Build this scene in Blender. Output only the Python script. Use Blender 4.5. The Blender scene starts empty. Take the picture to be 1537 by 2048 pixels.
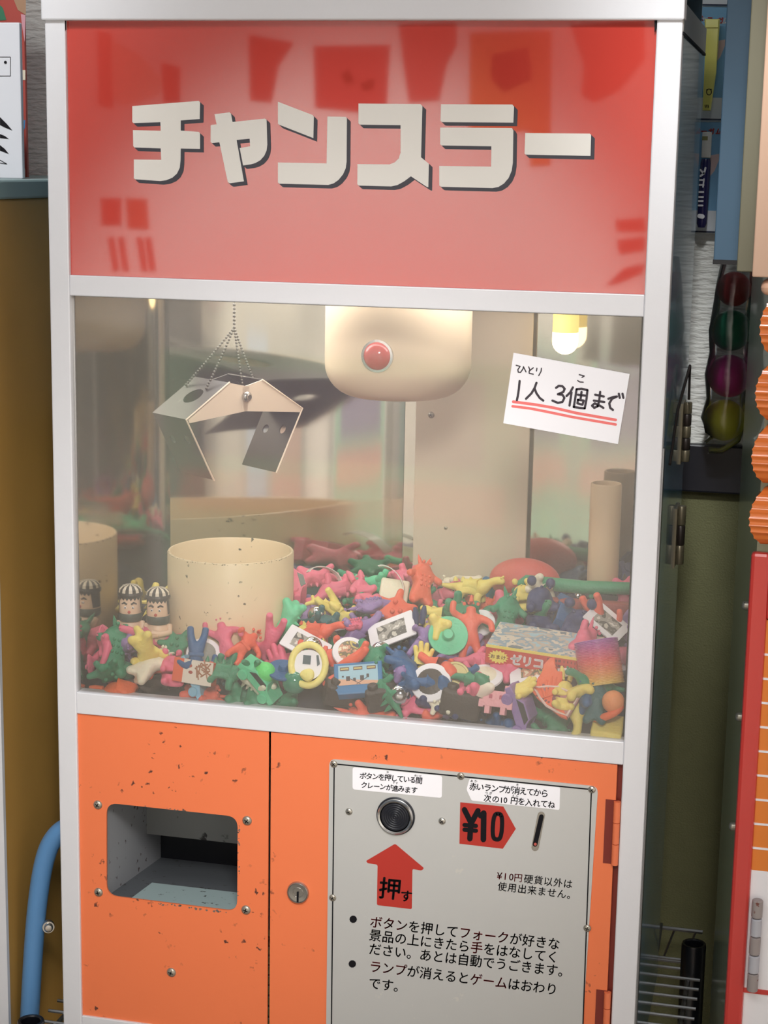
import bpy, bmesh, math, random
from mathutils import Vector, Matrix, Quaternion, Euler
sc = bpy.context.scene
COL = sc.collection
PI = math.pi
# ------------------------------------------------------------------ camera
FPX = 3555.447
RR = ((0.97175288, -0.01762903, 0.2340208), (0.06216572, 0.98075907, -0.18439198), (-0.22632417, 0.19385778, 0.95415137))
CAM = Vector((0.6395, -1.4311, 1.4399))
cd = bpy.data.cameras.new('camera'); cam = bpy.data.objects.new('camera', cd); COL.objects.link(cam)
cd.sensor_fit = 'VERTICAL'; cd.sensor_height = 36.0; cd.lens = FPX / 2048 * 36; cd.clip_start = .01
def _w(r): return Vector((r[0], r[2], -r[1]))
ax, ay, az = _w(RR[0]), -_w(RR[1]), -_w(RR[2])
M4 = Matrix((ax, ay, az)).transposed().to_4x4(); M4.translation = CAM
cam.matrix_world = M4
sc.camera = cam
def U(px, py, y=0.0):
    """the point of the vertical plane at depth y that the photograph shows at px, py"""
    d = ax * ((px - 768.5) / FPX) - ay * ((py - 1024) / FPX) - az
    return CAM + d * ((y - CAM.y) / d.y)
def UP(px, py, a, b):
    """the point of the sloping toy pile z = a + b*y"""
    d = ax * ((px - 768.5) / FPX) - ay * ((py - 1024) / FPX) - az
    s = (a + b * CAM.y - CAM.z) / (d.z - b * d.y)
    return CAM + d * s
def P(v):
    d = Vector(v) - CAM
    w = -d.dot(az)
    return (768.5 + FPX * d.dot(ax) / w, 1024 - FPX * d.dot(ay) / w)
# ------------------------------------------------------------------ light and exposure
sc.view_settings.view_transform = 'Standard'; sc.view_settings.look = 'None'; sc.view_settings.gamma = 1.0
sc.view_settings.use_curve_mapping = False
sc.view_settings.exposure = 0.10
sc.cycles.caustics_reflective = True; sc.cycles.blur_glossy = .6; sc.cycles.sample_clamp_indirect = 6; sc.cycles.caustics_refractive = False
sc.cycles.max_bounces = 10; sc.cycles.transparent_max_bounces = 12; sc.cycles.glossy_bounces = 5
wd = bpy.data.worlds.new('world'); sc.world = wd; wd.use_nodes = True
wd.node_tree.nodes['Background'].inputs[0].default_value = (0.86, 0.93, 1.0, 1)
wd.node_tree.nodes['Background'].inputs[1].default_value = 0.18
def lamp(name, kind, loc, aim, power, color=(1, 1, 1), **kw):
    d = bpy.data.lights.new(name, kind); d.energy = power; d.color = color
    for k, v in kw.items(): setattr(d, k, v)
    o = bpy.data.objects.new(name, d); COL.objects.link(o); o.location = loc
    o.rotation_euler = (Vector(aim) - Vector(loc)).to_track_quat('-Z', 'Y').to_euler()
    return o
lamp('added_vignette_spot', 'SPOT', (0.62, -1.35, 1.92), (0.232, 0, 1.03), 88, (1, .97, .945), spot_size=math.radians(30), spot_blend=1.0, shadow_soft_size=.16)  # added spot, brightest mid-machine so the edges fall off darker
lamp('ceiling_panel', 'AREA', (0.2, -1.5, 2.66), (0.2, -1.3, 0), 14, (1, .98, .96), shape='RECTANGLE', size=1.6, size_y=.5)
lamp('added_wall_wash', 'SPOT', (-.45, -1.0, 2.45), (-.45, -2.8, .72), 400, (1, .98, .96), spot_size=math.radians(48), spot_blend=.6, shadow_soft_size=.1)  # added spot, brightens the opposite wall mirrored in sign and pane
lamp('added_counter_fill', 'SPOT', (1.1, -.9, 2.5), (1.1, -2.6, .40), 420, (1, .98, .95), spot_size=math.radians(54), spot_blend=.6, shadow_soft_size=.1)  # added spot, brightens the counters that the mirror steel reflects
lamp('added_right_wall_fill', 'SPOT', (1.3, -1.6, 2.5), (2.4, -1.7, .7), 170, (1, .98, .95), spot_size=math.radians(80), spot_blend=.6, shadow_soft_size=.1)  # added spot on the right wall, for the mirror reflections
lamp('added_gap_spot', 'SPOT', (0.585, -.85, 2.25), (0.552, .40, 1.18), 62, (.97, .99, 1), spot_size=math.radians(14), spot_blend=.9, shadow_soft_size=.08)  # added narrow spot to lift the gap right of the machine
lamp('added_gap_spot', 'SPOT', (-.02, -.75, 2.35), (-.12, .40, 1.26), 44, (.97, .99, 1), spot_size=math.radians(24), spot_blend=.9, shadow_soft_size=.08)  # added spot to lift the wall left of the machine
# ------------------------------------------------------------------ materials
def lin(c):
    return tuple((v / 255 / 12.92 if v / 255 <= .04045 else ((v / 255 + .055) / 1.055) ** 2.4) for v in c)
MATS = {}
def mat(name, rgb, rough=.5, metal=0.0, spec=.5, var=0.0, vscale=8, bump=0.0, bscale=60, coat=0.0, emit=None, estr=0.0, trans=0.0, sss=0.0, alpha=1.0):
    if name in MATS: return MATS[name]
    m = bpy.data.materials.new(name); m.use_nodes = True; MATS[name] = m
    nt = m.node_tree; b = nt.nodes['Principled BSDF']; c = lin(rgb) + (1,)
    b.inputs['Base Color'].default_value = c; b.inputs['Roughness'].default_value = rough
    b.inputs['Metallic'].default_value = metal; b.inputs['Specular IOR Level'].default_value = spec
    b.inputs['Coat Weight'].default_value = coat; b.inputs['Transmission Weight'].default_value = trans
    b.inputs['Subsurface Weight'].default_value = sss; b.inputs['Subsurface Scale'].default_value = .004
    b.inputs['Alpha'].default_value = alpha
    if emit: b.inputs['Emission Color'].default_value = lin(emit) + (1,); b.inputs['Emission Strength'].default_value = estr
    tc = nt.nodes.new('ShaderNodeTexCoord')
    if var:
        n = nt.nodes.new('ShaderNodeTexNoise'); n.inputs['Scale'].default_value = vscale; n.inputs['Detail'].default_value = 6
        mx = nt.nodes.new('ShaderNodeMix'); mx.data_type = 'RGBA'
        mx.inputs['A'].default_value = tuple(v * (1 - var) for v in c[:3]) + (1,)
        mx.inputs['B'].default_value = tuple(min(1, v * (1 + var)) for v in c[:3]) + (1,)
        nt.links.new(tc.outputs['Object'], n.inputs['Vector']); nt.links.new(n.outputs['Fac'], mx.inputs['Factor']); nt.links.new(mx.outputs['Result'], b.inputs['Base Color'])
    if bump:
        n2 = nt.nodes.new('ShaderNodeTexNoise'); n2.inputs['Scale'].default_value = bscale; n2.inputs['Detail'].default_value = 4
        bp = nt.nodes.new('ShaderNodeBump'); bp.inputs['Strength'].default_value = bump; bp.inputs['Distance'].default_value = .002
        nt.links.new(tc.outputs['Object'], n2.inputs['Vector']); nt.links.new(n2.outputs['Fac'], bp.inputs['Height']); nt.links.new(bp.outputs['Normal'], b.inputs['Normal'])
    return m
def worn(name, rgb, dark, rough, amount=.64, scale=28, metal=0.0, spec=.5, extra=None, dens=55):
    """paint with chips and specks of another colour (wear with a shape of its own)"""
    m = mat(name, rgb, rough, metal, spec, var=.05, vscale=3)
    nt = m.node_tree; b = nt.nodes['Principled BSDF']; src = b.inputs['Base Color'].links[0].from_socket
    tc = nt.nodes.new('ShaderNodeTexCoord')
    n = nt.nodes.new('ShaderNodeTexNoise'); n.inputs['Scale'].default_value = scale; n.inputs['Detail'].default_value = 5; n.inputs['Roughness'].default_value = .6
    v = nt.nodes.new('ShaderNodeTexVoronoi'); v.inputs['Scale'].default_value = dens
    r = nt.nodes.new('ShaderNodeValToRGB'); r.color_ramp.elements[0].position = amount; r.color_ramp.elements[1].position = amount + .06
    r2 = nt.nodes.new('ShaderNodeValToRGB'); r2.color_ramp.elements[0].position = .16; r2.color_ramp.elements[1].position = .24
    r2.color_ramp.elements[0].color = (1, 1, 1, 1); r2.color_ramp.elements[1].color = (0, 0, 0, 1)
    mu = nt.nodes.new('ShaderNodeMath'); mu.operation = 'MULTIPLY'
    mx = nt.nodes.new('ShaderNodeMix'); mx.data_type = 'RGBA'; mx.inputs['B'].default_value = lin(dark) + (1,)
    L = nt.links.new
    wn = nt.nodes.new('ShaderNodeTexNoise'); wn.inputs['Scale'].default_value = dens * 2.2; wn.inputs['Detail'].default_value = 5
    ws = nt.nodes.new('ShaderNodeVectorMath'); ws.operation = 'SCALE'; ws.inputs['Scale'].default_value = 1.1 / dens
    wa = nt.nodes.new('ShaderNodeVectorMath'); wa.operation = 'ADD'
    L(tc.outputs['Object'], wn.inputs['Vector']); L(wn.outputs['Color'], ws.inputs[0]); L(tc.outputs['Object'], wa.inputs[0]); L(ws.outputs[0], wa.inputs[1])
    L(tc.outputs['Object'], n.inputs['Vector']); L(wa.outputs[0], v.inputs['Vector']); L(n.outputs['Fac'], r.inputs['Fac']); L(v.outputs['Distance'], r2.inputs['Fac'])
    L(r.outputs['Color'], mu.inputs[0]); L(r2.outputs['Color'], mu.inputs[1]); L(mu.outputs[0], mx.inputs['Factor']); L(src, mx.inputs['A']); L(mx.outputs['Result'], b.inputs['Base Color'])
    return m
def rubber():
    m = bpy.data.materials.new('rubber'); m.use_nodes = True; nt = m.node_tree; b = nt.nodes['Principled BSDF']
    oi = nt.nodes.new('ShaderNodeObjectInfo'); nt.links.new(oi.outputs['Color'], b.inputs['Base Color'])
    b.inputs['Roughness'].default_value = .48; b.inputs['Subsurface Weight'].default_value = .12; b.inputs['Subsurface Scale'].default_value = .003
    tc = nt.nodes.new('ShaderNodeTexCoord'); n = nt.nodes.new('ShaderNodeTexNoise'); n.inputs['Scale'].default_value = 420; n.inputs['Detail'].default_value = 3
    bp = nt.nodes.new('ShaderNodeBump'); bp.inputs['Strength'].default_value = .55; bp.inputs['Distance'].default_value = .0012
    nt.links.new(tc.outputs['Object'], n.inputs['Vector']); nt.links.new(n.outputs['Fac'], bp.inputs['Height']); nt.links.new(bp.outputs['Normal'], b.inputs['Normal'])
    return m
RUB = rubber()
def steel(name, base, rough, wave=.5, scale=5, stretch=(1, 1, 1), dist=.01, extra=0.0):
    m = mat(name, base, rough, 1.0)
    nt = m.node_tree; b = nt.nodes['Principled BSDF']
    tc = nt.nodes.new('ShaderNodeTexCoord'); mp = nt.nodes.new('ShaderNodeMapping'); mp.inputs['Scale'].default_value = stretch
    n = nt.nodes.new('ShaderNodeTexNoise'); n.inputs['Scale'].default_value = scale; n.inputs['Detail'].default_value = 1.5
    bp = nt.nodes.new('ShaderNodeBump'); bp.inputs['Strength'].default_value = wave; bp.inputs['Distance'].default_value = dist
    nt.links.new(tc.outputs['Object'], mp.inputs['Vector']); nt.links.new(mp.outputs['Vector'], n.inputs['Vector']); nt.links.new(n.outputs['Fac'], bp.inputs['Height']); nt.links.new(bp.outputs['Normal'], b.inputs['Normal'])
    return m
def glass_pane(name, tint=(1, 1, 1), refl=1.0, rough=.04, dust_veil=.05, dcol=(200, 190, 178), dscale=3.0):
    m = bpy.data.materials.new(name); m.use_nodes = True; MATS[name] = m; nt = m.node_tree
    nt.nodes.remove(nt.nodes['Principled BSDF']); out = nt.nodes['Material Output']; N = nt.nodes.new; L = nt.links.new
    tr = N('ShaderNodeBsdfTransparent'); tr.inputs[0].default_value = tint + (1,)
    gl = N('ShaderNodeBsdfGlossy'); gl.inputs['Roughness'].default_value = rough
    fr = N('ShaderNodeFresnel'); fr.inputs['IOR'].default_value = 1.5
    mu = N('ShaderNodeMath'); mu.operation = 'MULTIPLY'; mu.inputs[1].default_value = refl; mu.use_clamp = True
    m1 = N('ShaderNodeMixShader'); L(fr.outputs[0], mu.inputs[0]); L(mu.outputs[0], m1.inputs[0]); L(tr.outputs[0], m1.inputs[1]); L(gl.outputs[0], m1.inputs[2])
    di = N('ShaderNodeBsdfDiffuse'); di.inputs[0].default_value = lin(dcol) + (1,)
    tc = N('ShaderNodeTexCoord'); n = N('ShaderNodeTexNoise'); n.inputs['Scale'].default_value = dscale; n.inputs['Detail'].default_value = 4
    r = N('ShaderNodeValToRGB'); r.color_ramp.elements[0].position = .3; r.color_ramp.elements[1].position = .75
    m3 = N('ShaderNodeMath'); m3.operation = 'MULTIPLY'; m3.inputs[1].default_value = dust_veil
    m2 = N('ShaderNodeMixShader'); L(tc.outputs['Object'], n.inputs['Vector']); L(n.outputs['Fac'], r.inputs['Fac']); L(r.outputs['Color'], m3.inputs[0])
    L(m3.outputs[0], m2.inputs[0]); L(m1.outputs[0], m2.inputs[1]); L(di.outputs[0], m2.inputs[2]); L(m2.outputs[0], out.inputs[0])
    return m
ALU = mat('painted_aluminium', (226, 226, 230), .38, .15, .5, var=.03, vscale=14, bump=.05, bscale=200)
ORANGE = worn('orange_paint', (234, 122, 76), (96, 54, 44), .36, amount=.535, scale=14, dens=95)
ORANGE2 = mat('orange_hinge_paint', (232, 122, 80), .4)
DARKRED = mat('dark_red_paint', (120, 40, 28), .5)
PLATE = worn('brushed_plate', (204, 204, 202), (214, 212, 206), .34, amount=.56, scale=22, metal=.35, dens=80)
INK = mat('black_ink', (22, 21, 25), .6, 0, .15)
INKRED = mat('red_ink', (170, 42, 46), .6, 0, .15)
REDFILM = worn('red_film', (178, 48, 38), (150, 40, 34), .4, amount=.5, scale=20, dens=90)
PAPER = mat('white_paper', (244, 242, 246), .7)
SCREW = worn('screw_steel', (172, 166, 152), (88, 72, 58), .35, amount=.45, scale=300, metal=.7, dens=400)
BLACK = mat('black_plastic', (20, 21, 26), .3)
CREAM = worn('cream_paint', (240, 214, 176), (88, 70, 56), .42, amount=.55, scale=30, dens=130)
GREYP = worn('grey_primer', (158, 160, 164), (84, 72, 68), .55, amount=.5, scale=40, dens=90)
STEELM = steel('mirror_steel', (204, 200, 190), .07, .10, 3.2, (1, 1, .5), .02)
STEELB = steel('buckled_mirror_steel', (196, 192, 180), .08, .28, 6, (1.6, 1.6, .28), .02)
# ------------------------------------------------------------------ mesh helpers
def obj(name, bm, m=None, parent=None, smooth=False, angle=40):
    me = bpy.data.meshes.new(name)
    bmesh.ops.recalc_face_normals(bm, faces=bm.faces[:])
    if smooth:
        for f in bm.faces: f.smooth = True
        for e in bm.edges:
            if len(e.link_faces) == 2 and e.calc_face_angle(0) > math.radians(angle): e.smooth = False
    bm.to_mesh(me); bm.free()
    o = bpy.data.objects.new(name, me); COL.objects.link(o)
    for k in (m if isinstance(m, (list, tuple)) else [m]):
        if k: me.materials.append(k)
    if parent:
        o.parent = parent; o.matrix_parent_inverse = parent.matrix_basis.inverted()
    return o
def empty(name, loc=(0, 0, 0)):
    o = bpy.data.objects.new(name, None); COL.objects.link(o); o.location = loc; o.empty_display_size = .02
    return o
def tag(o, label=None, cat=None, group=None, kind=None):
    if label: o['label'] = label
    if cat: o['category'] = cat
    if group: o['group'] = group
    if kind: o['kind'] = kind
    return o
def struct(o): o['kind'] = 'structure'; return o
def B(): return bmesh.new()
def box(bm, x0, x1, y0, y1, z0, z1, bev=0.0, mi=0, seg=2):
    r = bmesh.ops.create_cube(bm, size=1.0)
    vs = r['verts']
    for v in vs: v.co = Vector(((x0 + x1) / 2 + v.co.x * (x1 - x0), (y0 + y1) / 2 + v.co.y * (y1 - y0), (z0 + z1) / 2 + v.co.z * (z1 - z0)))
    fs = set(f for v in vs for f in v.link_faces)
    for f in fs: f.material_index = mi
    if bev:
        es = list(set(e for v in vs for e in v.link_edges))
        bmesh.ops.bevel(bm, geom=es, offset=bev, segments=seg, profile=.5, affect='EDGES', clamp_overlap=True)
    return bm
def prism(bm, pts, vec, mi=0, bev=0.0):
    """closed polygon (list of points) extruded along vec"""
    vec = Vector(vec); n = len(pts)
    a = [bm.verts.new(Vector(p)) for p in pts]; b = [bm.verts.new(Vector(p) + vec) for p in pts]
    fs = [bm.faces.new(a), bm.faces.new(b[::-1])] + [bm.faces.new((a[i], b[i], b[(i + 1) % n], a[(i + 1) % n])) for i in range(n)]
    for f in fs: f.material_index = mi
    if bev: bmesh.ops.bevel(bm, geom=[e for e in fs[0].edges] + [e for e in fs[1].edges], offset=bev, segments=2, profile=.5, affect='EDGES', clamp_overlap=True)
    return bm
def flat(bm, pts, mi=0):
    f = bm.faces.new([bm.verts.new(Vector(p)) for p in pts]); f.material_index = mi; return bm
def tube(bm, pts, r, seg=10, mi=0, caps=True, closed=False):
    pts = [Vector(p) for p in pts]; n = len(pts); rings = []
    rs = r if isinstance(r, (list, tuple)) else [r] * n
    up = None
    for i, p in enumerate(pts):
        if closed: t = (pts[(i + 1) % n] - pts[i - 1]).normalized()
        else: t = (pts[min(i + 1, n - 1)] - pts[max(i - 1, 0)]).normalized()
        if up is None: up = t.orthogonal().normalized()
        up = (up - t * up.dot(t)); up = up.normalized() if up.length > 1e-6 else t.orthogonal().normalized()
        s = t.cross(up)
        rings.append([bm.verts.new(p + (up * math.cos(2 * PI * k / seg) + s * math.sin(2 * PI * k / seg)) * rs[i]) for k in range(seg)])
    for i in range(n if closed else n - 1):
        A, Bq = rings[i], rings[(i + 1) % n]
        for k in range(seg):
            f = bm.faces.new((A[k], A[(k + 1) % seg], Bq[(k + 1) % seg], Bq[k])); f.material_index = mi
    if caps and not closed:
        bm.faces.new(rings[0][::-1]).material_index = mi; bm.faces.new(rings[-1]).material_index = mi
    return bm
def lathe(bm, prof, org=(0, 0, 0), axis=(0, 0, 1), seg=32, mi=0):
    """prof: list of (radius, height along axis)"""
    axis = Vector(axis).normalized(); q = Vector((0, 0, 1)).rotation_difference(axis); org = Vector(org); rings = []
    for r, h in prof:
        if r < 1e-7: rings.append([bm.verts.new(org + axis * h)])
        else: rings.append([bm.verts.new(org + q @ Vector((r * math.cos(2 * PI * k / seg), r * math.sin(2 * PI * k / seg), h))) for k in range(seg)])
    for A, Bq in zip(rings, rings[1:]):
        for k in range(seg):
            k2 = (k + 1) % seg
            if len(A) == 1 and len(Bq) == 1: continue
            if len(A) == 1: f = bm.faces.new((A[0], Bq[k2], Bq[k]))
            elif len(Bq) == 1: f = bm.faces.new((A[k], A[k2], Bq[0]))
            else: f = bm.faces.new((A[k], A[k2], Bq[k2], Bq[k]))
            f.material_index = mi
    return bm
def ball(bm, c, r, seg=16, ring=10, scale=(1, 1, 1), mi=0):
    res = bmesh.ops.create_uvsphere(bm, u_segments=seg, v_segments=ring, radius=1.0)
    for v in res['verts']: v.co = Vector(c) + Vector((v.co.x * r * scale[0], v.co.y * r * scale[1], v.co.z * r * scale[2]))
    for f in set(f for v in res['verts'] for f in v.link_faces): f.material_index = mi
    return bm
def rpoly(pts, rad, n=5):
    """round the corners of a 2-D polygon"""
    out = []; N = len(pts)
    for i in range(N):
        p = Vector(pts[i]); a = Vector(pts[i - 1]); b = Vector(pts[(i + 1) % N])
        r = min(rad, (a - p).length * .45, (b - p).length * .45)
        s = p + (a - p).normalized() * r; e = p + (b - p).normalized() * r
        for k in range(n + 1):
            t = k / n; out.append(tuple(s * (1 - t) ** 2 + p * 2 * t * (1 - t) + e * t * t))
    return out
def px_poly(pts, y): return [U(p[0], p[1], y) for p in pts]
def crop(ox, oy, s): return lambda p: (ox + p[0] * s, oy + p[1] * s)
def holed(bm, outer, holes, vec, mi=0):
    """flat panel with holes, extruded along vec (all loops lists of 3-D points)"""
    vec = Vector(vec); es = []; loops = []
    for lp in [outer] + holes:
        vs = [bm.verts.new(Vector(p)) for p in lp]; loops.append(vs)
        es += [bm.edges.new((vs[i], vs[(i + 1) % len(vs)])) for i in range(len(vs))]
    r = bmesh.ops.triangle_fill(bm, use_beauty=True, use_dissolve=False, edges=es)
    fs = [g for g in r['geom'] if isinstance(g, bmesh.types.BMFace)]
    mp = {}
    for lp in loops:
        for v in lp: mp[v] = bm.verts.new(v.co + vec)
    for f in fs:
        f.material_index = mi; bm.faces.new([mp[v] for v in f.verts][::-1]).material_index = mi
    for lp in loops:
        for i in range(len(lp)):
            a, b = lp[i], lp[(i + 1) % len(lp)]
            bm.faces.new((a, b, mp[b], mp[a])).material_index = mi
    return bm
def stroke(bm, pts, w, y, mi=0, closed=False, thick=0.0):
    """a pen stroke given in photo pixels, laid flat on the plane at depth y; w in pixels"""
    pts = [Vector(p) for p in pts]
    if len(pts) == 1: pts = [pts[0], pts[0] + Vector((.01, 0))]
    n = len(pts)
    for i in range(n if closed else n - 1):
        a, b = pts[i], pts[(i + 1) % n]; d = (b - a); d = d.normalized() if d.length > 1e-6 else Vector((1, 0)); s = Vector((-d.y, d.x)) * w / 2
        flat(bm, [U(*q, y) for q in (a - s, b - s, b + s, a + s)], mi)
    for k, p in enumerate(pts):
        flat(bm, [U(p.x + math.cos(t * PI / 5) * w / 2, p.y + math.sin(t * PI / 5) * w / 2, y - .00002 * (1 + k % 2)) for t in range(10)], mi)
    return bm
GLY = {}
def glyph(ch):
    if ch not in GLY:
        c = bpy.data.curves.new('glyph', 'FONT'); c.body = ch; c.resolution_u = 3; c.fill_mode = 'FRONT'
        o = bpy.data.objects.new('glyph', c); COL.objects.link(o)
        dg = bpy.context.evaluated_depsgraph_get(); me = bpy.data.meshes.new_from_object(o.evaluated_get(dg))
        GLY[ch] = ([v.co.to_2d() for v in me.vertices], [tuple(p.vertices) for p in me.polygons])
        bpy.data.objects.remove(o); bpy.data.curves.remove(c); bpy.data.meshes.remove(me)
    return GLY[ch]
def put_glyph(bm, ch, cx, cy, size, y, ang=0.0, mi=0, sx=1.0, bold=0.0):
    """glyph with its cell centred on pixel cx, cy (size in px, ang = slope of the line)"""
    vs, fs = glyph(ch); ca, sa = math.cos(ang), math.sin(ang)
    half = .5 if ord(ch) > 0x2000 else .3
    offs = [(0, 0)] if not bold else [(0, 0), (bold, 0), (-bold, 0), (0, bold), (0, -bold)]
    for ox, oy in offs:
        new = []
        for v in vs:
            lx = (v.x - half) * size * sx + ox; ly = -(v.y - .38) * size + oy
            new.append(bm.verts.new(U(cx + lx * ca - ly * sa, cy + lx * sa + ly * ca, y)))
        for f in fs:
            try: bm.faces.new([new[i] for i in f]).material_index = mi
            except ValueError: pass
def text_line(bm, s, p0, p1, size, y, red='', n=None, jit=0.0, bold=0.0, slope=None):
    """s laid from the first cell's centre p0 to the last one's p1; characters whose index is in red use slot 1"""
    n = n or len(s) - 1; ang = slope if slope is not None else math.atan2(p1[1] - p0[1], p1[0] - p0[0]); rnd = random.Random(s)
    for i, ch in enumerate(s):
        if ch == ' ': continue
        t = i / n if n else 0
        put_glyph(bm, ch, p0[0] + (p1[0] - p0[0]) * t + rnd.uniform(-jit, jit), p0[1] + (p1[1] - p0[1]) * t + rnd.uniform(-jit, jit), size * (1 + rnd.uniform(-jit, jit) * .05), y, ang + rnd.uniform(-jit, jit) * .06, 1 if i in red else 0, bold=bold)
def screw(name, c, r, parent, mt=None, ang=.4):
    """round-head cross screw on a panel facing -y"""
    bm = B(); c = Vector(c)
    lathe(bm, [(0, .42 * r), (.35 * r, .40 * r), (.7 * r, .28 * r), (.95 * r, .08 * r), (r, -.1 * r)], c, (0, -1, 0), 20, 0)
    for k in range(2):
        a = ang + k * PI / 2; d = Vector((math.cos(a), 0, math.sin(a))) * .5 * r; s = Vector((-math.sin(a), 0, math.cos(a))) * .1 * r
        flat(bm, [c + d + s + Vector((0, -.43 * r, 0)), c - d + s + Vector((0, -.43 * r, 0)), c - d - s + Vector((0, -.43 * r, 0)), c + d - s + Vector((0, -.43 * r, 0))], 1)
    return obj(name, bm, [mt or SCREW, INK], parent, True)
# ------------------------------------------------------------------ the setting
def wallpaper():
    m = mat('embossed_wallpaper', (244, 243, 236), .8)
    nt = m.node_tree; b = nt.nodes['Principled BSDF']; tc = nt.nodes.new('ShaderNodeTexCoord'); mp = nt.nodes.new('ShaderNodeMapping'); mp.inputs['Scale'].default_value = (60, 60, 230)
    n = nt.nodes.new('ShaderNodeTexNoise'); n.inputs['Scale'].default_value = 1.0; n.inputs['Detail'].default_value = 3
    bp = nt.nodes.new('ShaderNodeBump'); bp.inputs['Strength'].default_value = 1.0; bp.inputs['Distance'].default_value = .004
    nt.links.new(tc.outputs['Object'], mp.inputs['Vector']); nt.links.new(mp.outputs['Vector'], n.inputs['Vector']); nt.links.new(n.outputs['Fac'], bp.inputs['Height']); nt.links.new(bp.outputs['Normal'], b.inputs['Normal'])
    return m
WY = .42
wall_back = struct(obj('wall_back', box(B(), -1.6, 2.0, WY, WY + .1, 1.13, 2.7), wallpaper()))
struct(obj('wall_back_lower', box(B(), -1.6, 2.0, WY, WY + .1, 0, 1.13), mat('olive_wall_cloth', (112, 112, 78), .9, var=.1, vscale=60, bump=.6, bscale=500)))
struct(obj('trim_1', box(B(), -1.6, 2.0, WY - .012, WY - .0005, U(1400, 985, WY - .012).z, U(1400, 889, WY - .012).z, .002), mat('black_rail', (24, 25, 34), .4)))
struct(obj('floor', box(B(), -2.2, 2.4, -3.0, .6, -.1, 0), mat('shop_floor', (150, 142, 132), .6, var=.1)))
FY = -2.8
struct(obj('added_wall_right', box(B(), 2.4, 2.5, -2.9, -.1, 0, 2.7), mat('shop_wall_paint', (232, 226, 220), .8)))  # wall added as a bright surface for the mirror steel to reflect
def RF(px, py):
    """where the front plane mirrors the pixel on the opposite shop wall"""
    q = U(px, py, .004); s = (CAM.y - FY - .0 + 0) ; t = (-FY) / (-CAM.y)
    return Vector((CAM.x + (q.x - CAM.x) * (1 + t), FY, CAM.z + (q.z - CAM.z) * (1 + t)))
wall_front = struct(obj('wall_front', box(B(), -2.2, 2.4, FY - .1, FY, 0, 2.7), mat('shop_wall_paint', (232, 226, 220), .8)))
def poster(pts, rgb, m=None):
    return obj('poster', prism(B(), [RF(*p) for p in pts], (0, .004, 0)), mat('poster_ink_%d_%d_%d' % rgb, rgb, .6), wall_front)
poster([(630, 92), (782, 90), (775, 215), (755, 228), (632, 215)], (176, 50, 44))
poster([(683, 150), (700, 140), (712, 165), (695, 170)], (230, 216, 206)); poster([(722, 168), (752, 158), (748, 180), (728, 182)], (230, 216, 206))
poster([(942, 66), (1104, 62), (1102, 330), (1062, 332), (1060, 262), (940, 262)], (206, 120, 50))
poster([(985, 110), (1060, 95), (1066, 160), (1010, 185), (984, 160)], (150, 44, 40))
poster([(800, 48), (915, 46), (915, 90), (895, 130), (880, 200), (820, 205), (810, 140)], (178, 74, 66))
poster([(1143, 50), (1290, 42), (1290, 120), (1240, 180), (1190, 205), (1165, 190), (1170, 130)], (172, 60, 52))
poster([(225, 80), (280, 110), (325, 160), (318, 190), (250, 210), (228, 190)], (216, 190, 170))
poster([(198, 60), (225, 70), (228, 215), (200, 210)], (160, 70, 64)); poster([(325, 125), (362, 135), (362, 205), (330, 205)], (160, 58, 52))
poster([(500, 70), (590, 85), (560, 130), (545, 205), (502, 200)], (170, 62, 54))
poster([(204, 396), (244, 396), (245, 450), (206, 450)], (180, 72, 62)); poster([(254, 396), (296, 398), (300, 458), (258, 456)], (190, 92, 70))
for x in (218, 238, 275, 292): poster([(x, 474), (x + 12, 474), (x + 22, 540), (x + 10, 542)], (184, 84, 72))
poster([(1232, 440), (1290, 436), (1292, 462), (1235, 462)], (190, 70, 56)); poster([(1235, 480), (1290, 474), (1290, 500), (1240, 508)], (180, 66, 56))
poster([(1214, 570), (1250, 536), (1290, 528), (1286, 545), (1240, 565)], (170, 56, 48))
struct(obj('added_counter_2', box(B(), -2.2, -.98, FY, FY + .35, 0, 1.02, .01), mat('added_counter_paint', (186, 182, 172), .6)))  # unseen counter blocks added to bound the bright veil reflected in the pane
struct(obj('added_counter_3', box(B(), .02, 2.4, FY, FY + .35, 0, 1.10, .01), mat('added_counter_paint', (186, 182, 172), .6)))
struct(obj('added_counter_4', box(B(), -.98, .02, FY, FY + .25, 0, .36, .01), mat('added_counter_paint', (186, 182, 172), .6)))
# pale green display board, and panels added on the counters to vary mirror reflections
def board(x0, x1, z0, z1, y, rgb): obj('poster', box(B(), x0, x1, y, y + .004, z0, z1), mat('poster_ink_%d_%d_%d' % rgb, rgb, .6), wall_front)
board(-.95, -.02, .26, .96, FY + .001, (176, 208, 184)); board(-.86, -.12, .70, .92, FY + .006, (160, 150, 172)); board(-.90, -.06, .56, .66, FY + .006, (236, 184, 168))
for x0, x1, z0, z1, rgb in ((.10, .42, .30, .95, (214, 206, 196)), (.50, .95, .2, .80, (206, 176, 160)), (1.05, 1.40, .35, 1.0, (188, 196, 206)), (1.5, 2.0, .25, .9, (196, 190, 178)), (-1.6, -1.1, .3, .9, (170, 190, 178))): board(x0, x1, z0, z1, FY + .352, rgb)
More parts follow.
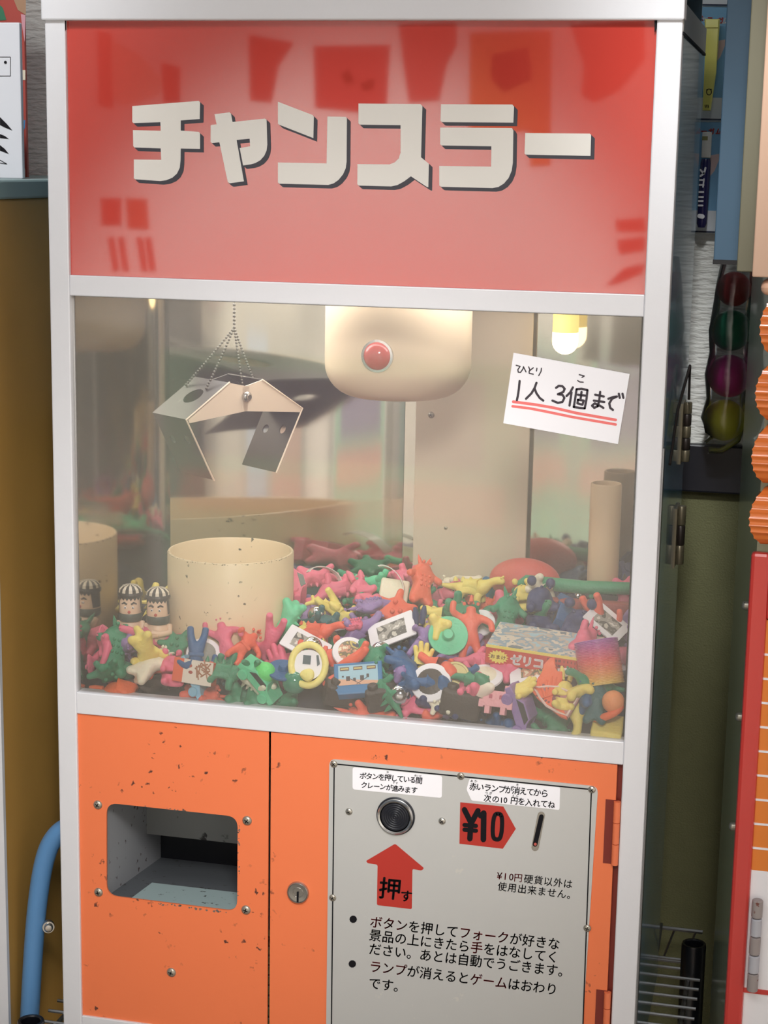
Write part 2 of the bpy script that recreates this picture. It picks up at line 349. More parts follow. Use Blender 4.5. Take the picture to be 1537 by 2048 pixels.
# ------------------------------------------------------------------ the crane machine
W, D = .53, .274
ZT, ZM1, ZM0, ZB1, ZB0, ZO = 1.55, 1.3388, 1.3211, .9659, .9459, .6517
ZBOT = .632
mach = tag(empty('claw_machine', (.265, .137, ZBOT)), 'tall red and orange claw machine in a white frame, full of small toys', 'claw machine')
def part(name, bm, m, parent=None, smooth=False, label=None, angle=40):
    o = obj(name, bm, m, parent or mach, smooth, angle)
    if label: o['label'] = label
    return o
PX0, PX1 = .0184, .510
for x0, x1, s in ((0, PX0, 1), (PX1, W, -1)):
    bm = B(); box(bm, x0, x1, 0, .016, ZBOT, ZT + .02, .0012)
    part('corner_post', bm, ALU)
bm = B(); box(bm, -.002, W + .001, -.003, .02, ZT, ZT + .062, .0015); part('top_rail', bm, ALU)
for nm, z0, z1 in (('middle_rail', ZM0, ZM1), ('lower_rail', ZB0, ZB1), ('base_rail', ZBOT, ZO)):
    part(nm, box(B(), PX0, PX1, .0006, .016, z0, z1, .0008), ALU)
part('back_panel', box(B(), .004, W - .004, D - .004, D, ZBOT, ZT + .055), mat('teal_paint', (66, 100, 118), .3))
SIDE = mat('blue_gloss_paint', (112, 160, 192), .14, 0, .5, coat=.4, bump=.05, bscale=9)
right = part('side_panel', box(B(), W - .003, W - .0002, .004, D, ZBOT, ZT - .009), SIDE, label='glossy blue side panel')
part('side_panel', box(B(), .0002, .003, .004, D, ZBOT, ZT + .05), SIDE)
bm = B(); box(bm, W - .003, W + .0008, .002, D + .001, ZT - .0085, ZT + .014, .0006); box(bm, W - .003, W + .0012, .002, D + .001, ZT - .0105, ZT - .0085, 0, 1)
part('trim_strip', bm, [mat('satin_alu', (150, 148, 146), .3, .6), INK], right, label='grey metal strip along the top of the side')
part('roof_panel', box(B(), .003, W - .003, .016, D - .004, ZT + .045, ZT + .05), ALU)
# hinges and wire on the right side, towards the back
def side_hinge(py0, py1, yc, n):
    bm = B(); z0, z1 = U(1362, py1, yc).z, U(1362, py0, yc).z; h = (z1 - z0) / n
    for k in range(n): lathe(bm, [(0, 0), (.0038, 0), (.0042, .0006), (.0042, h - .0012), (.0038, h - .0006), (0, h - .0006)], (W + .0042, yc, z0 + k * h), (0, 0, 1), 12, k % 2)
    box(bm, W - .0002, W + .0016, yc - .02, yc + .012, z0, z1)
    return part('hinge', bm, [mat('brass_hinge', (112, 104, 84), .4, .5), mat('dark_hinge', (50, 42, 38), .4, .4)], right, True, label='brass and dark hinge')
side_hinge(802, 922, .225, 5); side_hinge(1010, 1128, .215, 3)
bm = B(); tube(bm, [(W + .003, .05, 1.195), (W + .004, .10, 1.235), (W + .006, .20, 1.262), (W + .006, .21, 1.23)], .0013, 6)
part('wire_hook', bm, mat('dark_hinge', (50, 42, 38), .4, .4), right, True)
bm = B(); box(bm, W - .0002, W + .0012, .006, .018, .70, 1.215); part('edge_strip', bm, mat('edge_alu', (150, 152, 156), .25, .8), right, label='thin metal edge strip')
# sign panel and its lettering
SY = .004
GLOSSRED = mat('red_acrylic', (196, 66, 56), .035, 0, .8, coat=1.0, var=.02)
GLOSSRED.node_tree.nodes['Principled BSDF'].inputs['Coat IOR'].default_value = 1.7
sign = part('sign_panel', box(B(), PX0 - .002, PX1 + .002, SY, SY + .003, ZM1 - .002, ZT + .004), GLOSSRED, label='glossy red acrylic sign panel')
for s in (0, 1):  # dark cut corners beside the top of the posts
    px = [(108, 41), (131, 41), (131, 62), (126, 58)] if s == 0 else [(1330, 41), (1310, 41), (1310, 64), (1314, 58)]
    part('corner_gusset', prism(B(), px_poly(px, .0006), (0, .002, 0)), INK, sign)
LA, LB = crop(240, 180, 480 / 1537), crop(700, 180, 520 / 1537)
LET = [(LA, [[(80,103),(505,70),(514,77),(512,186),(390,195),(390,260),(505,268),(514,276),(514,377),(390,375),(389,450),(384,498),(366,535),(336,562),(297,578),(258,583),(99,572),(90,565),(90,445),(265,447),(262,374),(93,368),(86,358),(84,257),(262,261),(260,206),(88,212),(80,205)]]),
 (LA, [[(607,155),(703,143),(712,150),(722,205),(930,183),(940,190),(945,350),(940,388),(925,422),(900,450),(868,468),(840,476),(790,483),(768,372),(835,360),(832,312),(748,320),(795,585),(705,597),(692,590),(638,335),(590,340),(582,332),(582,228),(588,224),(620,220)]]),
 (LA, [[(1013,75),(1235,160),(1243,170),(1240,308),(1020,222),(1013,215)], [(1330,170),(1448,172),(1455,180),(1453,460),(1447,502),(1430,540),(1402,575),(1370,598),(1335,608),(1022,600),(1013,593),(1013,464),(1325,470)]]),
 (LB, [[(52,80),(418,83),(430,95),(422,398),(468,435),(465,575),(455,572),(362,510),(322,540),(282,562),(245,570),(55,565),(45,558),(46,438),(235,440),(266,428),(290,405),(301,370),(301,208),(60,205),(52,198)]]),
 (LB, [[(540,84),(962,86),(972,98),(968,193),(545,190),(537,182)], [(535,222),(960,225),(968,240),(965,430),(958,477),(940,520),(912,553),(880,573),(845,580),(540,572),(530,565),(530,449),(836,453),(838,333),(543,328),(535,320)]]),
 (LB, [[(1038,255),(1420,258),(1428,265),(1424,390),(1040,382),(1034,375)]])]
LWHITE = mat('cream_white_film', (233, 229, 222), .3)
SHADOWINK = mat('charcoal_film', (58, 58, 68), .3)
for cr, polys in LET:
    bm = B()
    for pl in polys:
        pts = [cr(p) for p in pl]; off = (7.6, 7.2)
        for k in range(1, 4): flat(bm, px_poly([(x + off[0] * k / 3, y + off[1] * k / 3) for x, y in pts], SY - .00012 - .00002 * k), 1)
        for (x0, y0), (x1, y1) in zip(pts, pts[1:] + pts[:1]):
            flat(bm, px_poly([(x0, y0), (x1, y1), (x1 + off[0], y1 + off[1]), (x0 + off[0], y0 + off[1])], SY - .00010), 1)
        prism(bm, px_poly(pts, SY - .0004), (0, .0002, 0), 0)
    part('letter', bm, [LWHITE, SHADOWINK], sign, label='white katakana letter with a charcoal drop shadow')
# window pane
GY = .005
pane = part('window_pane', box(B(), PX0 - .002, PX1 + .002, GY, GY + .003, ZB1 - .003, ZM0 + .003), glass_pane('hazy_glare_acrylic', (.985, .985, .98), 1.5, .05, .15))  # diffuse film: some dust, plus reflected glare painted into the pane
pane['label'] = 'hazy clear acrylic front pane with painted-in glare'
bm = B(); box(bm, PX0, PX1, GY + .004, GY + .016, ZM0 - .001, ZM0 + .0005); part('pane_gasket', bm, mat('dark_gasket', (70, 66, 58), .6))
# the inside: mirrored steel walls
IZ0, IZ1 = .94, 1.335
A2, B2 = Vector((.0406, .185)), Vector((.262, .2414))
def wallstrip(name, pts, m, label=None):
    """sheet-steel strip: a front sheet and, .8 mm behind it, a back sheet"""
    bm = B(); P2 = [Vector(p) for p in pts]; n = len(P2)
    for off in (0, .0008):
        q = []
        for i, p in enumerate(P2):
            t = (P2[min(i + 1, n - 1)] - P2[max(i - 1, 0)]).normalized(); q.append(p + Vector((-t.y, t.x)) * off)
        lo = [bm.verts.new((p.x, p.y, IZ0)) for p in q]; hi = [bm.verts.new((p.x, p.y, IZ1)) for p in q]
        for i in range(n - 1): bm.faces.new((lo[i], lo[i + 1], hi[i + 1], hi[i]))
    return part(name, bm, m, None, n > 3, label, 60)
wallstrip('side_mirror', [(.019, .010), tuple(A2)], STEELM, 'mirror steel side wall')
Rm = .30; cen = Vector((.21975, -.05563))
a0 = math.atan2((A2 - cen).y, (A2 - cen).x); a1 = math.atan2((B2 - cen).y, (B2 - cen).x)
wallstrip('curved_mirror', [tuple(cen + Rm * Vector((math.cos(a0 + (a1 - a0) * i / 96), math.sin(a0 + (a1 - a0) * i / 96)))) for i in range(97)], STEELM, 'curved mirror steel back wall')
wallstrip('buckled_mirror', [(B2.x, .2425), (.38, .2500), (.507, .2440)], STEELB, 'buckled mirror steel back wall')
wallstrip('side_mirror', [(.5085, .012), (.5085, .244)], STEELM)
bx0, bx1 = U(830, 950, .240).x, U(1058, 950, .240).x
bp = part('back_plate', box(B(), bx0, bx1, .2385, .2410, U(900, 1112, .240).z - .03, IZ1, .001), mat('beige_plate', (206, 190, 168), .5, var=.03), label='flat beige plate on the back wall')
screw('screw', U(863, 830, .2382), .0032, bp); screw('screw', U(892, 1056, .2382), .0018, bp)
part('inner_ceiling', box(B(), .019, .509, .016, .26, IZ1, IZ1 + .004), mat('inner_grey', (150, 146, 136), .6))
BED_A, BED_B = .956, .315
bm = B(); prism(bm, [(.0185, .010, BED_A - .015), (.0185, .26, BED_A - .015), (.0185, .26, BED_A + BED_B * .26 - .002), (.0185, .010, BED_A + BED_B * .010 - .003)], (.49, 0, 0))
part('toy_bed', bm, mat('dark_bed', (34, 40, 52), .8))
# round motor cover with its red lamp
my = .135; mc = U(797, 700, my); mr = (U(940, 700, my).x - U(654, 700, my).x) / 2; zb = U(797, 798, my - .02).z
prof = [(0, 0), (mr - .030, 0)] + [(mr - .030 + .030 * math.sin(t * PI / 16), .030 - .030 * math.cos(t * PI / 16)) for t in range(1, 9)] + [(mr, IZ1 - zb)]
cov = part('motor_cover', lathe(B(), prof, (mc.x, my, zb), (0, 0, 1), 64), mat('beige_cover', (232, 208, 178), .38, var=.03), None, True, 'round beige motor cover', 30)
lp = U(758, 711, my - mr * .93); rr = .0128
dirv = Vector((lp.x - mc.x, lp.y - my, 0)).normalized(); lc = Vector((mc.x, my, lp.z)) + dirv * (mr - .002)
bm = B(); lathe(bm, [(0, .010), (.4 * rr, .0092), (.75 * rr, .0065), (.95 * rr, .003), (.97 * rr, 0)], lc, dirv, 28, 0); lathe(bm, [(.95 * rr, .003), (1.12 * rr, .0028), (1.14 * rr, 0)], lc, dirv, 28, 1)
part('indicator_lamp', bm, [mat('red_lens', (196, 66, 66), .15, 0, .6, trans=.2, emit=(200, 60, 60), estr=.12), mat('chrome', (210, 210, 210), .15, 1.0)], cov, True, 'red indicator lamp')
# glowing tube bulb
by = .218; bc = U(1131, 690, by); br = (U(1157, 690, by).x - U(1105, 690, by).x) / 2; bz = U(1131, 709, by).z
bm = B(); lathe(bm, [(0, 0)] + [(br * math.sin(t * PI / 12), br - br * math.cos(t * PI / 12)) for t in range(1, 7)] + [(br, .021)], (bc.x, by, bz), (0, 0, 1), 32, 0); lathe(bm, [(br, .021), (br, .05)], (bc.x, by, bz), (0, 0, 1), 32, 1)
bulb = part('light_bulb', bm, [mat('bulb_glass', (255, 240, 210), .3, emit=(255, 224, 172), estr=5.0), mat('bulb_glass_upper', (255, 232, 160), .3, emit=(255, 220, 116), estr=1.1)], None, True, 'glowing tube bulb')
part('bulb_cap', lathe(B(), [(br * 1.02, .046), (br * 1.02, .075), (0, .075)], (bc.x, by, bz), (0, 0, 1), 32), mat('brass_hinge', (150, 136, 104)), bulb, True)
lamp('added_inner_fill', 'AREA', (.22, .115, IZ1 - .004), (.22, .115, 0), .95, (1, .98, .94), shape='RECTANGLE', size=.34, size_y=.12)  # unseen fill light added under the ceiling to brighten the inside
# prize chute (open cup) and the small upright pipe
cy_ = .115; cz = U(462, 1100, cy_).z; cx_ = U(462, 1100, cy_).x; cr_ = (U(582, 1120, cy_).x - U(342, 1120, cy_).x) / 2
def cup(name, x, y, zr, r, h, th, m, label):
    prof = [(r, -h), (r, -.0012), (r - .0008, 0), (r - th, 0), (r - th - .0006, -.0012), (r - th, -h)]
    return part(name, lathe(B(), prof, (x, y, zr), (0, 0, 1), 72), m, None, True, label, 50)
cup('prize_chute', cx_, cy_, cz, cr_, .11, .0022, CREAM, 'round cream prize chute standing open in the toys')
bm = B(); rw = random.Random(8)
for k in range(150):   # chipped paint along the chute's rim
    t = rw.uniform(0, 2 * PI)
    if rw.random() > .35 and math.sin(t) > -.2: continue
    dz = -abs(rw.gauss(0, .0006)) - .0002; sz = rw.uniform(.0003, .0011); r_ = cr_ + .00006
    flat(bm, [(cx_ + r_ * math.cos(t + a / r_), cy_ + r_ * math.sin(t + a / r_), cz + min(-.0003, dz + b)) for a, b in ((-sz, 0), (-.3 * sz, -.5 * sz), (.7 * sz, -.35 * sz), (sz, .2 * sz), (.1 * sz, .4 * sz))])
for k in range(46):
    t = rw.uniform(0, 2 * PI); sz = rw.uniform(.0003, .0008); r0, r1 = cr_ - .0017, cr_ - .0008
    flat(bm, [(cx_ + r0 * math.cos(t - sz / r0), cy_ + r0 * math.sin(t - sz / r0), cz + .00008), (cx_ + r1 * math.cos(t - sz * .6 / r0), cy_ + r1 * math.sin(t - sz * .6 / r0), cz + .00008), (cx_ + r1 * math.cos(t + sz / r0), cy_ + r1 * math.sin(t + sz / r0), cz + .00008), (cx_ + r0 * math.cos(t + .7 * sz / r0), cy_ + r0 * math.sin(t + .7 * sz / r0), cz + .00008)])
part('rim_wear', bm, mat('chip_brown', (104, 84, 66), .6), bpy.data.objects['prize_chute'], label='chipped brown wear along the rim')['kind'] = 'stuff'
py_ = .21; q = U(1214, 966, py_); pr = (U(1246, 966, py_).x - U(1183, 966, py_).x) / 2
cup('upright_pipe', q.x, py_, q.z, pr, .10, .0018, mat('tan_pipe', (212, 184, 148), .5, var=.06, vscale=40), 'short tan pipe standing at the right')
# ---- lower front: prize panel (left) and coin door (right)
OY = .003
CL = crop(120, 1400, 560 / 1537)
outer = [U(150, 1424, OY), U(537.6, 1460, OY), U(536.6, 2075, OY), U(150, 2045, OY)]
outer[0].z = outer[1].z = ZB0 + .001; outer[2].z = outer[3].z = ZO - .001; outer[0].x = outer[3].x = PX0 - .001; outer[1].x = outer[2].x = U(538, 1750, OY).x - .0006
hole_px = [CL(p) for p in rpoly([(256,563),(977,640),(974,1160),(257,1072)], 62, 6)]
panel = part('prize_panel', holed(B(), outer, [px_poly(hole_px, OY)], (0, .0018, 0)), ORANGE, label='worn orange panel with the prize opening')
for c, r in (((208, 575), 27), ((1028, 662), 28), ((212, 1055), 27), ((1022, 1152), 28), ((612, 1495), 28)):
    p = CL(c); screw('screw', U(*p, OY - .0004), r * .36435 / 2290, panel, ang=.3 + c[0])
bm = B(); rw = random.Random(12)
def chip(px, py, r):
    n = rw.randint(5, 8); flat(bm, [U(px + r * rw.uniform(.5, 1.3) * math.cos(2 * PI * k / n), py + r * rw.uniform(.4, 1.0) * math.sin(2 * PI * k / n), OY - .00015) for k in range(n)])
for k in range(34):
    t = rw.uniform(.3, .97) ** .9; p = CL((257 + 700 * t, 1074 + 86 * t)); chip(p[0], p[1] + rw.uniform(1, 4.5), rw.uniform(.8, 3.2))
for k in range(20):
    t = rw.uniform(.05, .9); p = CL((977, 660 + 480 * t)); chip(p[0] + rw.uniform(0, 3.5), p[1], rw.uniform(.8, 2.4))
for k in range(10):
    t = rw.uniform(.3, .7); p = CL((257 + 700 * t, 563 + 76 * t)); chip(p[0], p[1] - rw.uniform(0, 3), rw.uniform(.8, 2.2))
part('paint_chips', bm, mat('chip_grey', (112, 100, 92), .6), panel, label='grey chips along the edge of the prize opening')['kind'] = 'stuff'
# prize bin behind the opening
hx0, hx1 = U(*CL((256, 800)), OY).x, U(*CL((977, 800)), OY).x; hz1, hz0 = U(*CL((600, 600)), OY).z, U(*CL((600, 1110)), OY).z
bm = B()
box(bm, hx0 - .006, hx0 - .003, OY + .002, .17, hz0 - .03, hz1 + .03)
box(bm, hx1 + .003, hx1 + .006, OY + .002, .17, hz0 - .03, hz1 + .03)
box(bm, hx0 - .006, hx1 + .006, OY + .002, .17, hz1 + .018, hz1 + .021)
part('prize_bin', bm, GREYP, None, False, 'grey painted bin behind the prize opening')
prism(bmf := B(), [(hx0 - .003, OY + .003, hz0 - .004), (hx0 - .003, .155, hz0 - .022), (hx0 - .003, .155, hz0 - .025), (hx0 - .003, OY + .003, hz0 - .008)], (hx1 - hx0 + .006, 0, 0))
part('bin_floor', bmf, worn('bin_floor_paint', (92, 96, 100), (60, 58, 56), .5, amount=.5, scale=50, dens=110))
bm = B(); box(bm, hx0 - .003, hx1 + .003, .112, .114, hz0 + .018, hz1 + .018); part('bin_flap', bm, worn('flap_paint', (128, 130, 130), (40, 38, 40), .55, amount=.52, scale=30, dens=60), None, False, 'grey back flap of the prize bin')
bm = B(); box(bm, hx0 - .003, hx1 + .003, .150, .152, hz0 - .03, hz0 + .05); part('bin_back', bm, BLACK)
bm = B(); prism(bm, [(hx0 + .022, OY + .004, hz0 - .0040), (hx0 + .022, .060, hz0 - .0105), (hx0 + .022, .060, hz0 - .0085), (hx0 + .022, OY + .004, hz0 - .0020)], (hx1 - hx0 - .020, 0, 0))
part('bin_tray', bm, worn('lip_paint', (168, 188, 188), (70, 70, 66), .5, amount=.5, scale=60, dens=120))
# the coin door
dx0 = U(540, 1750, OY).x + .0004
dpts = [U(540, 1464, OY), U(1235, 1530, OY), U(1222, 1760, OY), U(1205, 2080, OY), U(538, 2075, OY)]
xr = U(1226, 1750, OY).x
bm = B(); box(bm, dx0, xr, OY - .0005, OY + .0015, ZO - .001, ZB0 - .0008, .0006); door = part('coin_door', bm, ORANGE, None, False, 'worn orange coin door')
part('door_frame', box(B(), dx0, PX1 + .001, OY + .004, OY + .006, ZO - .001, ZB0 + .001), DARKRED)
lc = U(597, 1784, OY - .0006); lr = 22.5 / 2290
bm = B(); lathe(bm, [(0, .0012), (.42 * lr, .0012), (.44 * lr, .0020), (.5 * lr, .0020), (.52 * lr, .0014), (.86 * lr, .0016), (.93 * lr, .003), (lr, .0024), (1.04 * lr, 0)], lc, (0, -1, 0), 36, 0)
box(bm, lc.x - .0008, lc.x + .0008, lc.y - .0022, lc.y - .0012, lc.z - .0085, lc.z + .001, 0, 1)
part('lock', bm, [mat('nickel', (186, 182, 176), .22, .9), INK], door, True, 'round key lock')
def door_hinge(py0, py1, pxc):
    yc = OY - .002; a, b = U(pxc, py1, yc), U(pxc, py0, yc); r = .0030; bm = B(); h = (b.z - a.z) / 3
    for k in range(3): lathe(bm, [(0, 0), (r, 0), (r, h - .0006), (0, h - .0006)], (a.x, yc, a.z + k * h), (0, 0, 1), 14)
    box(bm, a.x - .010, a.x, yc + .001, yc + .0024, a.z, b.z, 0, 1)
    part('hinge', bm, [ORANGE2, DARKRED], door, True)
door_hinge(1601, 1729, 1230); door_hinge(1982, 2080, 1212)
# control plate
KY = .0012
CP = crop(640, 1490, 620 / 1537); CQ = crop(680, 1500, 520 / 1537)
pl = [U(*CP(p), KY) for p in ((48, 68), (1381, 206))]
z0 = ZO + .012; px = [CP((48, 68)), CP((1381, 206)), CP((1305, 1383)), CP((32, 1383))]
pts = px_poly(px, KY); e = (pts[2] - pts[1]); pts[2] = pts[1] + e * ((z0 - pts[1].z) / e.z); e = (pts[3] - pts[0]); pts[3] = pts[0] + e * ((z0 - pts[0].z) / e.z)
pp2 = rpoly([(p.x, p.z) for p in pts], .006, 4)
plate = part('control_plate', prism(B(), [(a, KY, b) for a, b in pp2], (0, .0012, 0)), PLATE, None, False, 'scratched brushed metal control plate')
TY = KY - .00015
bm = B()
for a, b in (((72, 93), (1348, 220)), ((72, 93), (58, 1383)), ((1348, 220), (1306, 1383))):
    stroke(bm, [CP(a), CP(b)], 2.6, TY)
part('border_line', bm, INK, plate, label='black printed border line')
for c, k in (((70, 94), 0), ((700, 154), 0), ((1350, 221), 1), ((64, 757), 0), ((1327, 908), 0), ((145, 330), 1), ((607, 377), 1)):
    screw('screw', U(*CP(c), KY - .0002), 19 * .4034 / 2290, plate, mat('bright_screw', (206, 202, 192), .25, .9) if k else None, ang=c[0])
# push button
bcn = U(*CQ((332, 388)), KY); R_ = 117 * .33832 / 2300
bm = B()
lathe(bm, [(R_, 0), (R_ * .99, .0015), (R_ * .94, .0022)], bcn, (0, -1, 0), 56, 1)
lathe(bm, [(R_ * .94, .0018), (R_ * .92, .0036), (R_ * .86, .0046), (R_ * .78, .0040), (R_ * .74, .001)], bcn, (0, -1, 0), 56, 0)
prof = [(R_ * .74, .0012)]
for k in range(13): rr_ = R_ * (.72 - k * .058); prof += [(max(rr_, 0), .0030 + (.0004 if k % 2 else 0)), (max(rr_ - R_ * .03, 0), .0030 + (.0004 if k % 2 else 0))]
lathe(bm, prof, bcn, (0, -1, 0), 56, 1)
part('push_button', bm, [mat('chrome', (210, 210, 210), .15, 1.0), mat('button_black', (28, 30, 38), .3)], plate, True, 'black ribbed push button in a chrome ring', 25)
# coin slot
bm = B(); a, b = CQ((1192, 385)), CQ((1156, 575))
stroke(bm, [a, b], 15, TY - .0001, 1); stroke(bm, [(a[0] + .3, a[1] + 3), (b[0] - .2, b[1] - 6)], 9.5, TY - .0003, 0); stroke(bm, [CQ((1157, 556))], 6, TY - .0006, 2)
part('coin_slot', bm, [INK, mat('nickel', (186, 182, 176), .22, .9), mat('slot_red', (190, 90, 80), .4)], plate, label='narrow upright coin slot')
# printed arrows
bm = B(); flat(bm, px_poly([CQ(p) for p in ((713,308),(968,333),(1042,465),(965,583),(708,553))], TY), 0)
ty2 = TY - .00012
for i_, s_ in enumerate(([(738,352),(778,432)], [(818,358),(778,432)], [(776,430),(770,524)], [(738,442),(806,448)], [(738,470),(806,476)])): stroke(bm, [CQ(p) for p in s_], 8.5 if len(s_) and s_[0][1] > 440 and s_[1][0] > 800 else 11, ty2 - .00006 * i_, 1)
stroke(bm, [CQ(p) for p in ((834,388),(852,372),(850,528))], 11.5, ty2, 1)
ov = [(931 + 27 * math.copysign(abs(math.cos(t)) ** .6, math.cos(t)), 452 + 76 * math.copysign(abs(math.sin(t)) ** .8, math.sin(t))) for t in [2 * PI * k / 28 for k in range(28)]]
stroke(bm, [CQ((x - (y - 452) * .06 + 2, y + (x - 931) * .08)) for x, y in ov], 8.5, ty2, 1, True)
part('price_arrow', bm, [REDFILM, INK], plate, label='red arrow with the price in black')
bm = B(); flat(bm, px_poly([CQ(p) for p in rpoly([(328,553),(500,698),(484,712),(430,702),(427,940),(220,916),(224,677),(165,668),(155,655)], 10, 3)], TY), 0)
p = CQ((298, 818)); put_glyph(bm, '押', p[0], p[1], 46, ty2, .09, 1, bold=.9); p = CQ((394, 862)); put_glyph(bm, 'す', p[0], p[1], 25, ty2, .09, 1, bold=.7)
part('push_arrow', bm, [REDFILM, INK], plate, label='red upward arrow printed with black characters')
# printed instructions
CD = crop(690, 1820, 450 / 1537)
bm = B()
ln = lambda s, a, b, red, n=None: text_line(bm, s, CD(a), CD(b), 25.5, TY, red, n, bold=.28)
ln('ボタンを押してフォークが好きな', (215, 82), (1430, 228), (0, 1, 2, 7, 8, 9, 10)); ln('景品の上にきたら手をはなしてく', (210, 172), (1422, 318), (8,))
ln('ださい。あとは自動でうごきます。', (208, 266), (1502, 418), ()); ln('ランプが消えるとゲームはおわり', (210, 386), (1415, 538), (0, 1, 2, 8, 9, 10)); ln('です。', (205, 500), (378, 522), ())
for c in ((58, 62), (52, 367)): stroke(bm, [CD(c)], 15.2, TY)
part('instruction_text', bm, [INK, INKRED], plate, label='black and red printed instructions')
bm = B(); a, b = CQ((950, 742)), CQ((1018, 748)); text_line(bm, '¥10', (a[0] - 1, a[1]), (b[0], b[1]), 19, TY, (0, 1, 2), bold=.2)
text_line(bm, '円', CQ((1056, 754)), CQ((1056, 754)), 18, TY, (0,), bold=.2, slope=.1)
text_line(bm, '硬貨以外は', CQ((1117, 762)), CQ((1350, 790)), 19, TY, (), bold=.2); text_line(bm, '使用出来ません。', CQ((962, 806)), CQ((1372, 856)), 19, TY, (), bold=.2)
part('coin_notice', bm, [INK, INKRED], plate, label='small printed coin notice')
# hand-lettered stickers
def sticker(pts, rad, body, label):
    bm = B(); prism(bm, px_poly([CQ(p) for p in rpoly(pts, rad, 4)], TY - .0002), (0, .0002, 0), 0); body(bm)
    part('sticker', bm, [PAPER, INK], plate, label=label)
def hand(bm, s, a, b, size, bold=.3): text_line(bm, s, CQ(a), CQ(b), size, TY - .00035, range(99), jit=.6, bold=bold)
def b1(bm):
    hand(bm, 'ボタンを押している間', (138, 150), (468, 178), 14.2); hand(bm, 'クレーンが進みます', (143, 207), (440, 236), 13.5)
    hand(bm, 'お', (284, 130), (285, 130), 5, .1); hand(bm, 'あいだ', (446, 150), (478, 153), 4.5, .1); hand(bm, 'すす', (322, 193), (338, 195), 5, .1)
sticker([(76, 100), (606, 152), (604, 283), (76, 232)], 16, b1, 'white sticker handwritten above the button')
def b2(bm):
    hand(bm, '赤いランプが消えてから', (790, 214), (1212, 256), 16.2); hand(bm, '次の', (876, 284), (922, 290), 15.5); hand(bm, '10', (958, 294), (984, 296), 15.5); hand(bm, '円を入れてね', (1032, 300), (1252, 322), 15.5)
    hand(bm, 'あか', (780, 181), (805, 184), 6, .1); hand(bm, 'き', (1052, 206), (1053, 206), 6, .1); hand(bm, 'つぎ', (868, 252), (892, 255), 6.5, .1); hand(bm, 'えん', (1028, 268), (1048, 270), 5.5, .1)
sticker([(768, 169), (1304, 220), (1300, 354), (780, 298), (750, 232)], 10, b2, 'white cut-cornered sticker handwritten above the coin slot')
# the handwritten card taped to the pane
CC = crop(1000, 690, 280 / 1537); NY = GY - .0016
bm = B(); prism(bm, px_poly([CC(p) for p in ((153, 85), (1428, 318), (1300, 1087), (40, 858))], NY), (0, .0006, 0), 0)
ny = NY - .0002
def hs(w, *ss):
    for s_ in ss: stroke(bm, [CC(p) for p in s_], w, ny, 1)
hs(4.6, [(220,395),(212,480),(200,560),(190,605)], [(405,415),(385,470),(350,530),(290,590)], [(385,480),(405,530),(440,580),(480,610)],
   [(620,470),(650,448),(690,452),(715,480),(700,515),(640,540)], [(640,540),(690,545),(712,580),(690,625),(640,635),(580,610)],
   [(805,465),(775,520),(735,560)], [(790,520),(778,600),(768,665)], [(845,485),(832,580),(815,680)], [(845,485),(900,480),(965,495)], [(965,495),(955,590),(935,695)], [(815,680),(880,690),(935,695)],
   [(860,545),(940,555)], [(900,515),(890,590)], [(860,600),(855,640),(910,655),(925,610),(860,600)],
   [(1050,545),(1145,565)], [(1035,610),(1150,625)], [(1105,515),(1095,600),(1080,670)], [(1080,670),(1040,690),(1015,665),(1045,640),(1100,665),(1140,690)],
   [(1195,590),(1250,570),(1290,565),(1235,590),(1205,640),(1215,690),(1245,712)], [(1310,535),(1320,580)], [(1350,535),(1360,580)])
hs(2.4, [(182,222),(225,235),(200,270),(205,298),(230,300),(255,265),(262,238)], [(262,238),(275,265),(290,295)], [(320,240),(335,280)], [(370,250),(325,285),(325,310),(370,320)], [(410,255),(405,285)], [(460,255),(455,290),(430,335)],
   [(875,325),(930,340),(905,355)], [(858,390),(880,405),(918,408)])
stroke(bm, [CC(p) for p in ((150, 622), (400, 655), (600, 690), (850, 748), (1275, 822))], 5.6, ny + .0001, 2); stroke(bm, [CC(p) for p in ((143, 672), (330, 695), (500, 728), (800, 790), (1000, 825), (1275, 872))], 5.2, ny + .0001, 2)
card = obj('paper_sign', bm, [PAPER, mat('marker_ink', (58, 50, 58), .6), mat('pink_marker', (240, 120, 116), .6)])
tag(card, 'tilted white handwritten card taped inside the upper right of the window', 'sign')
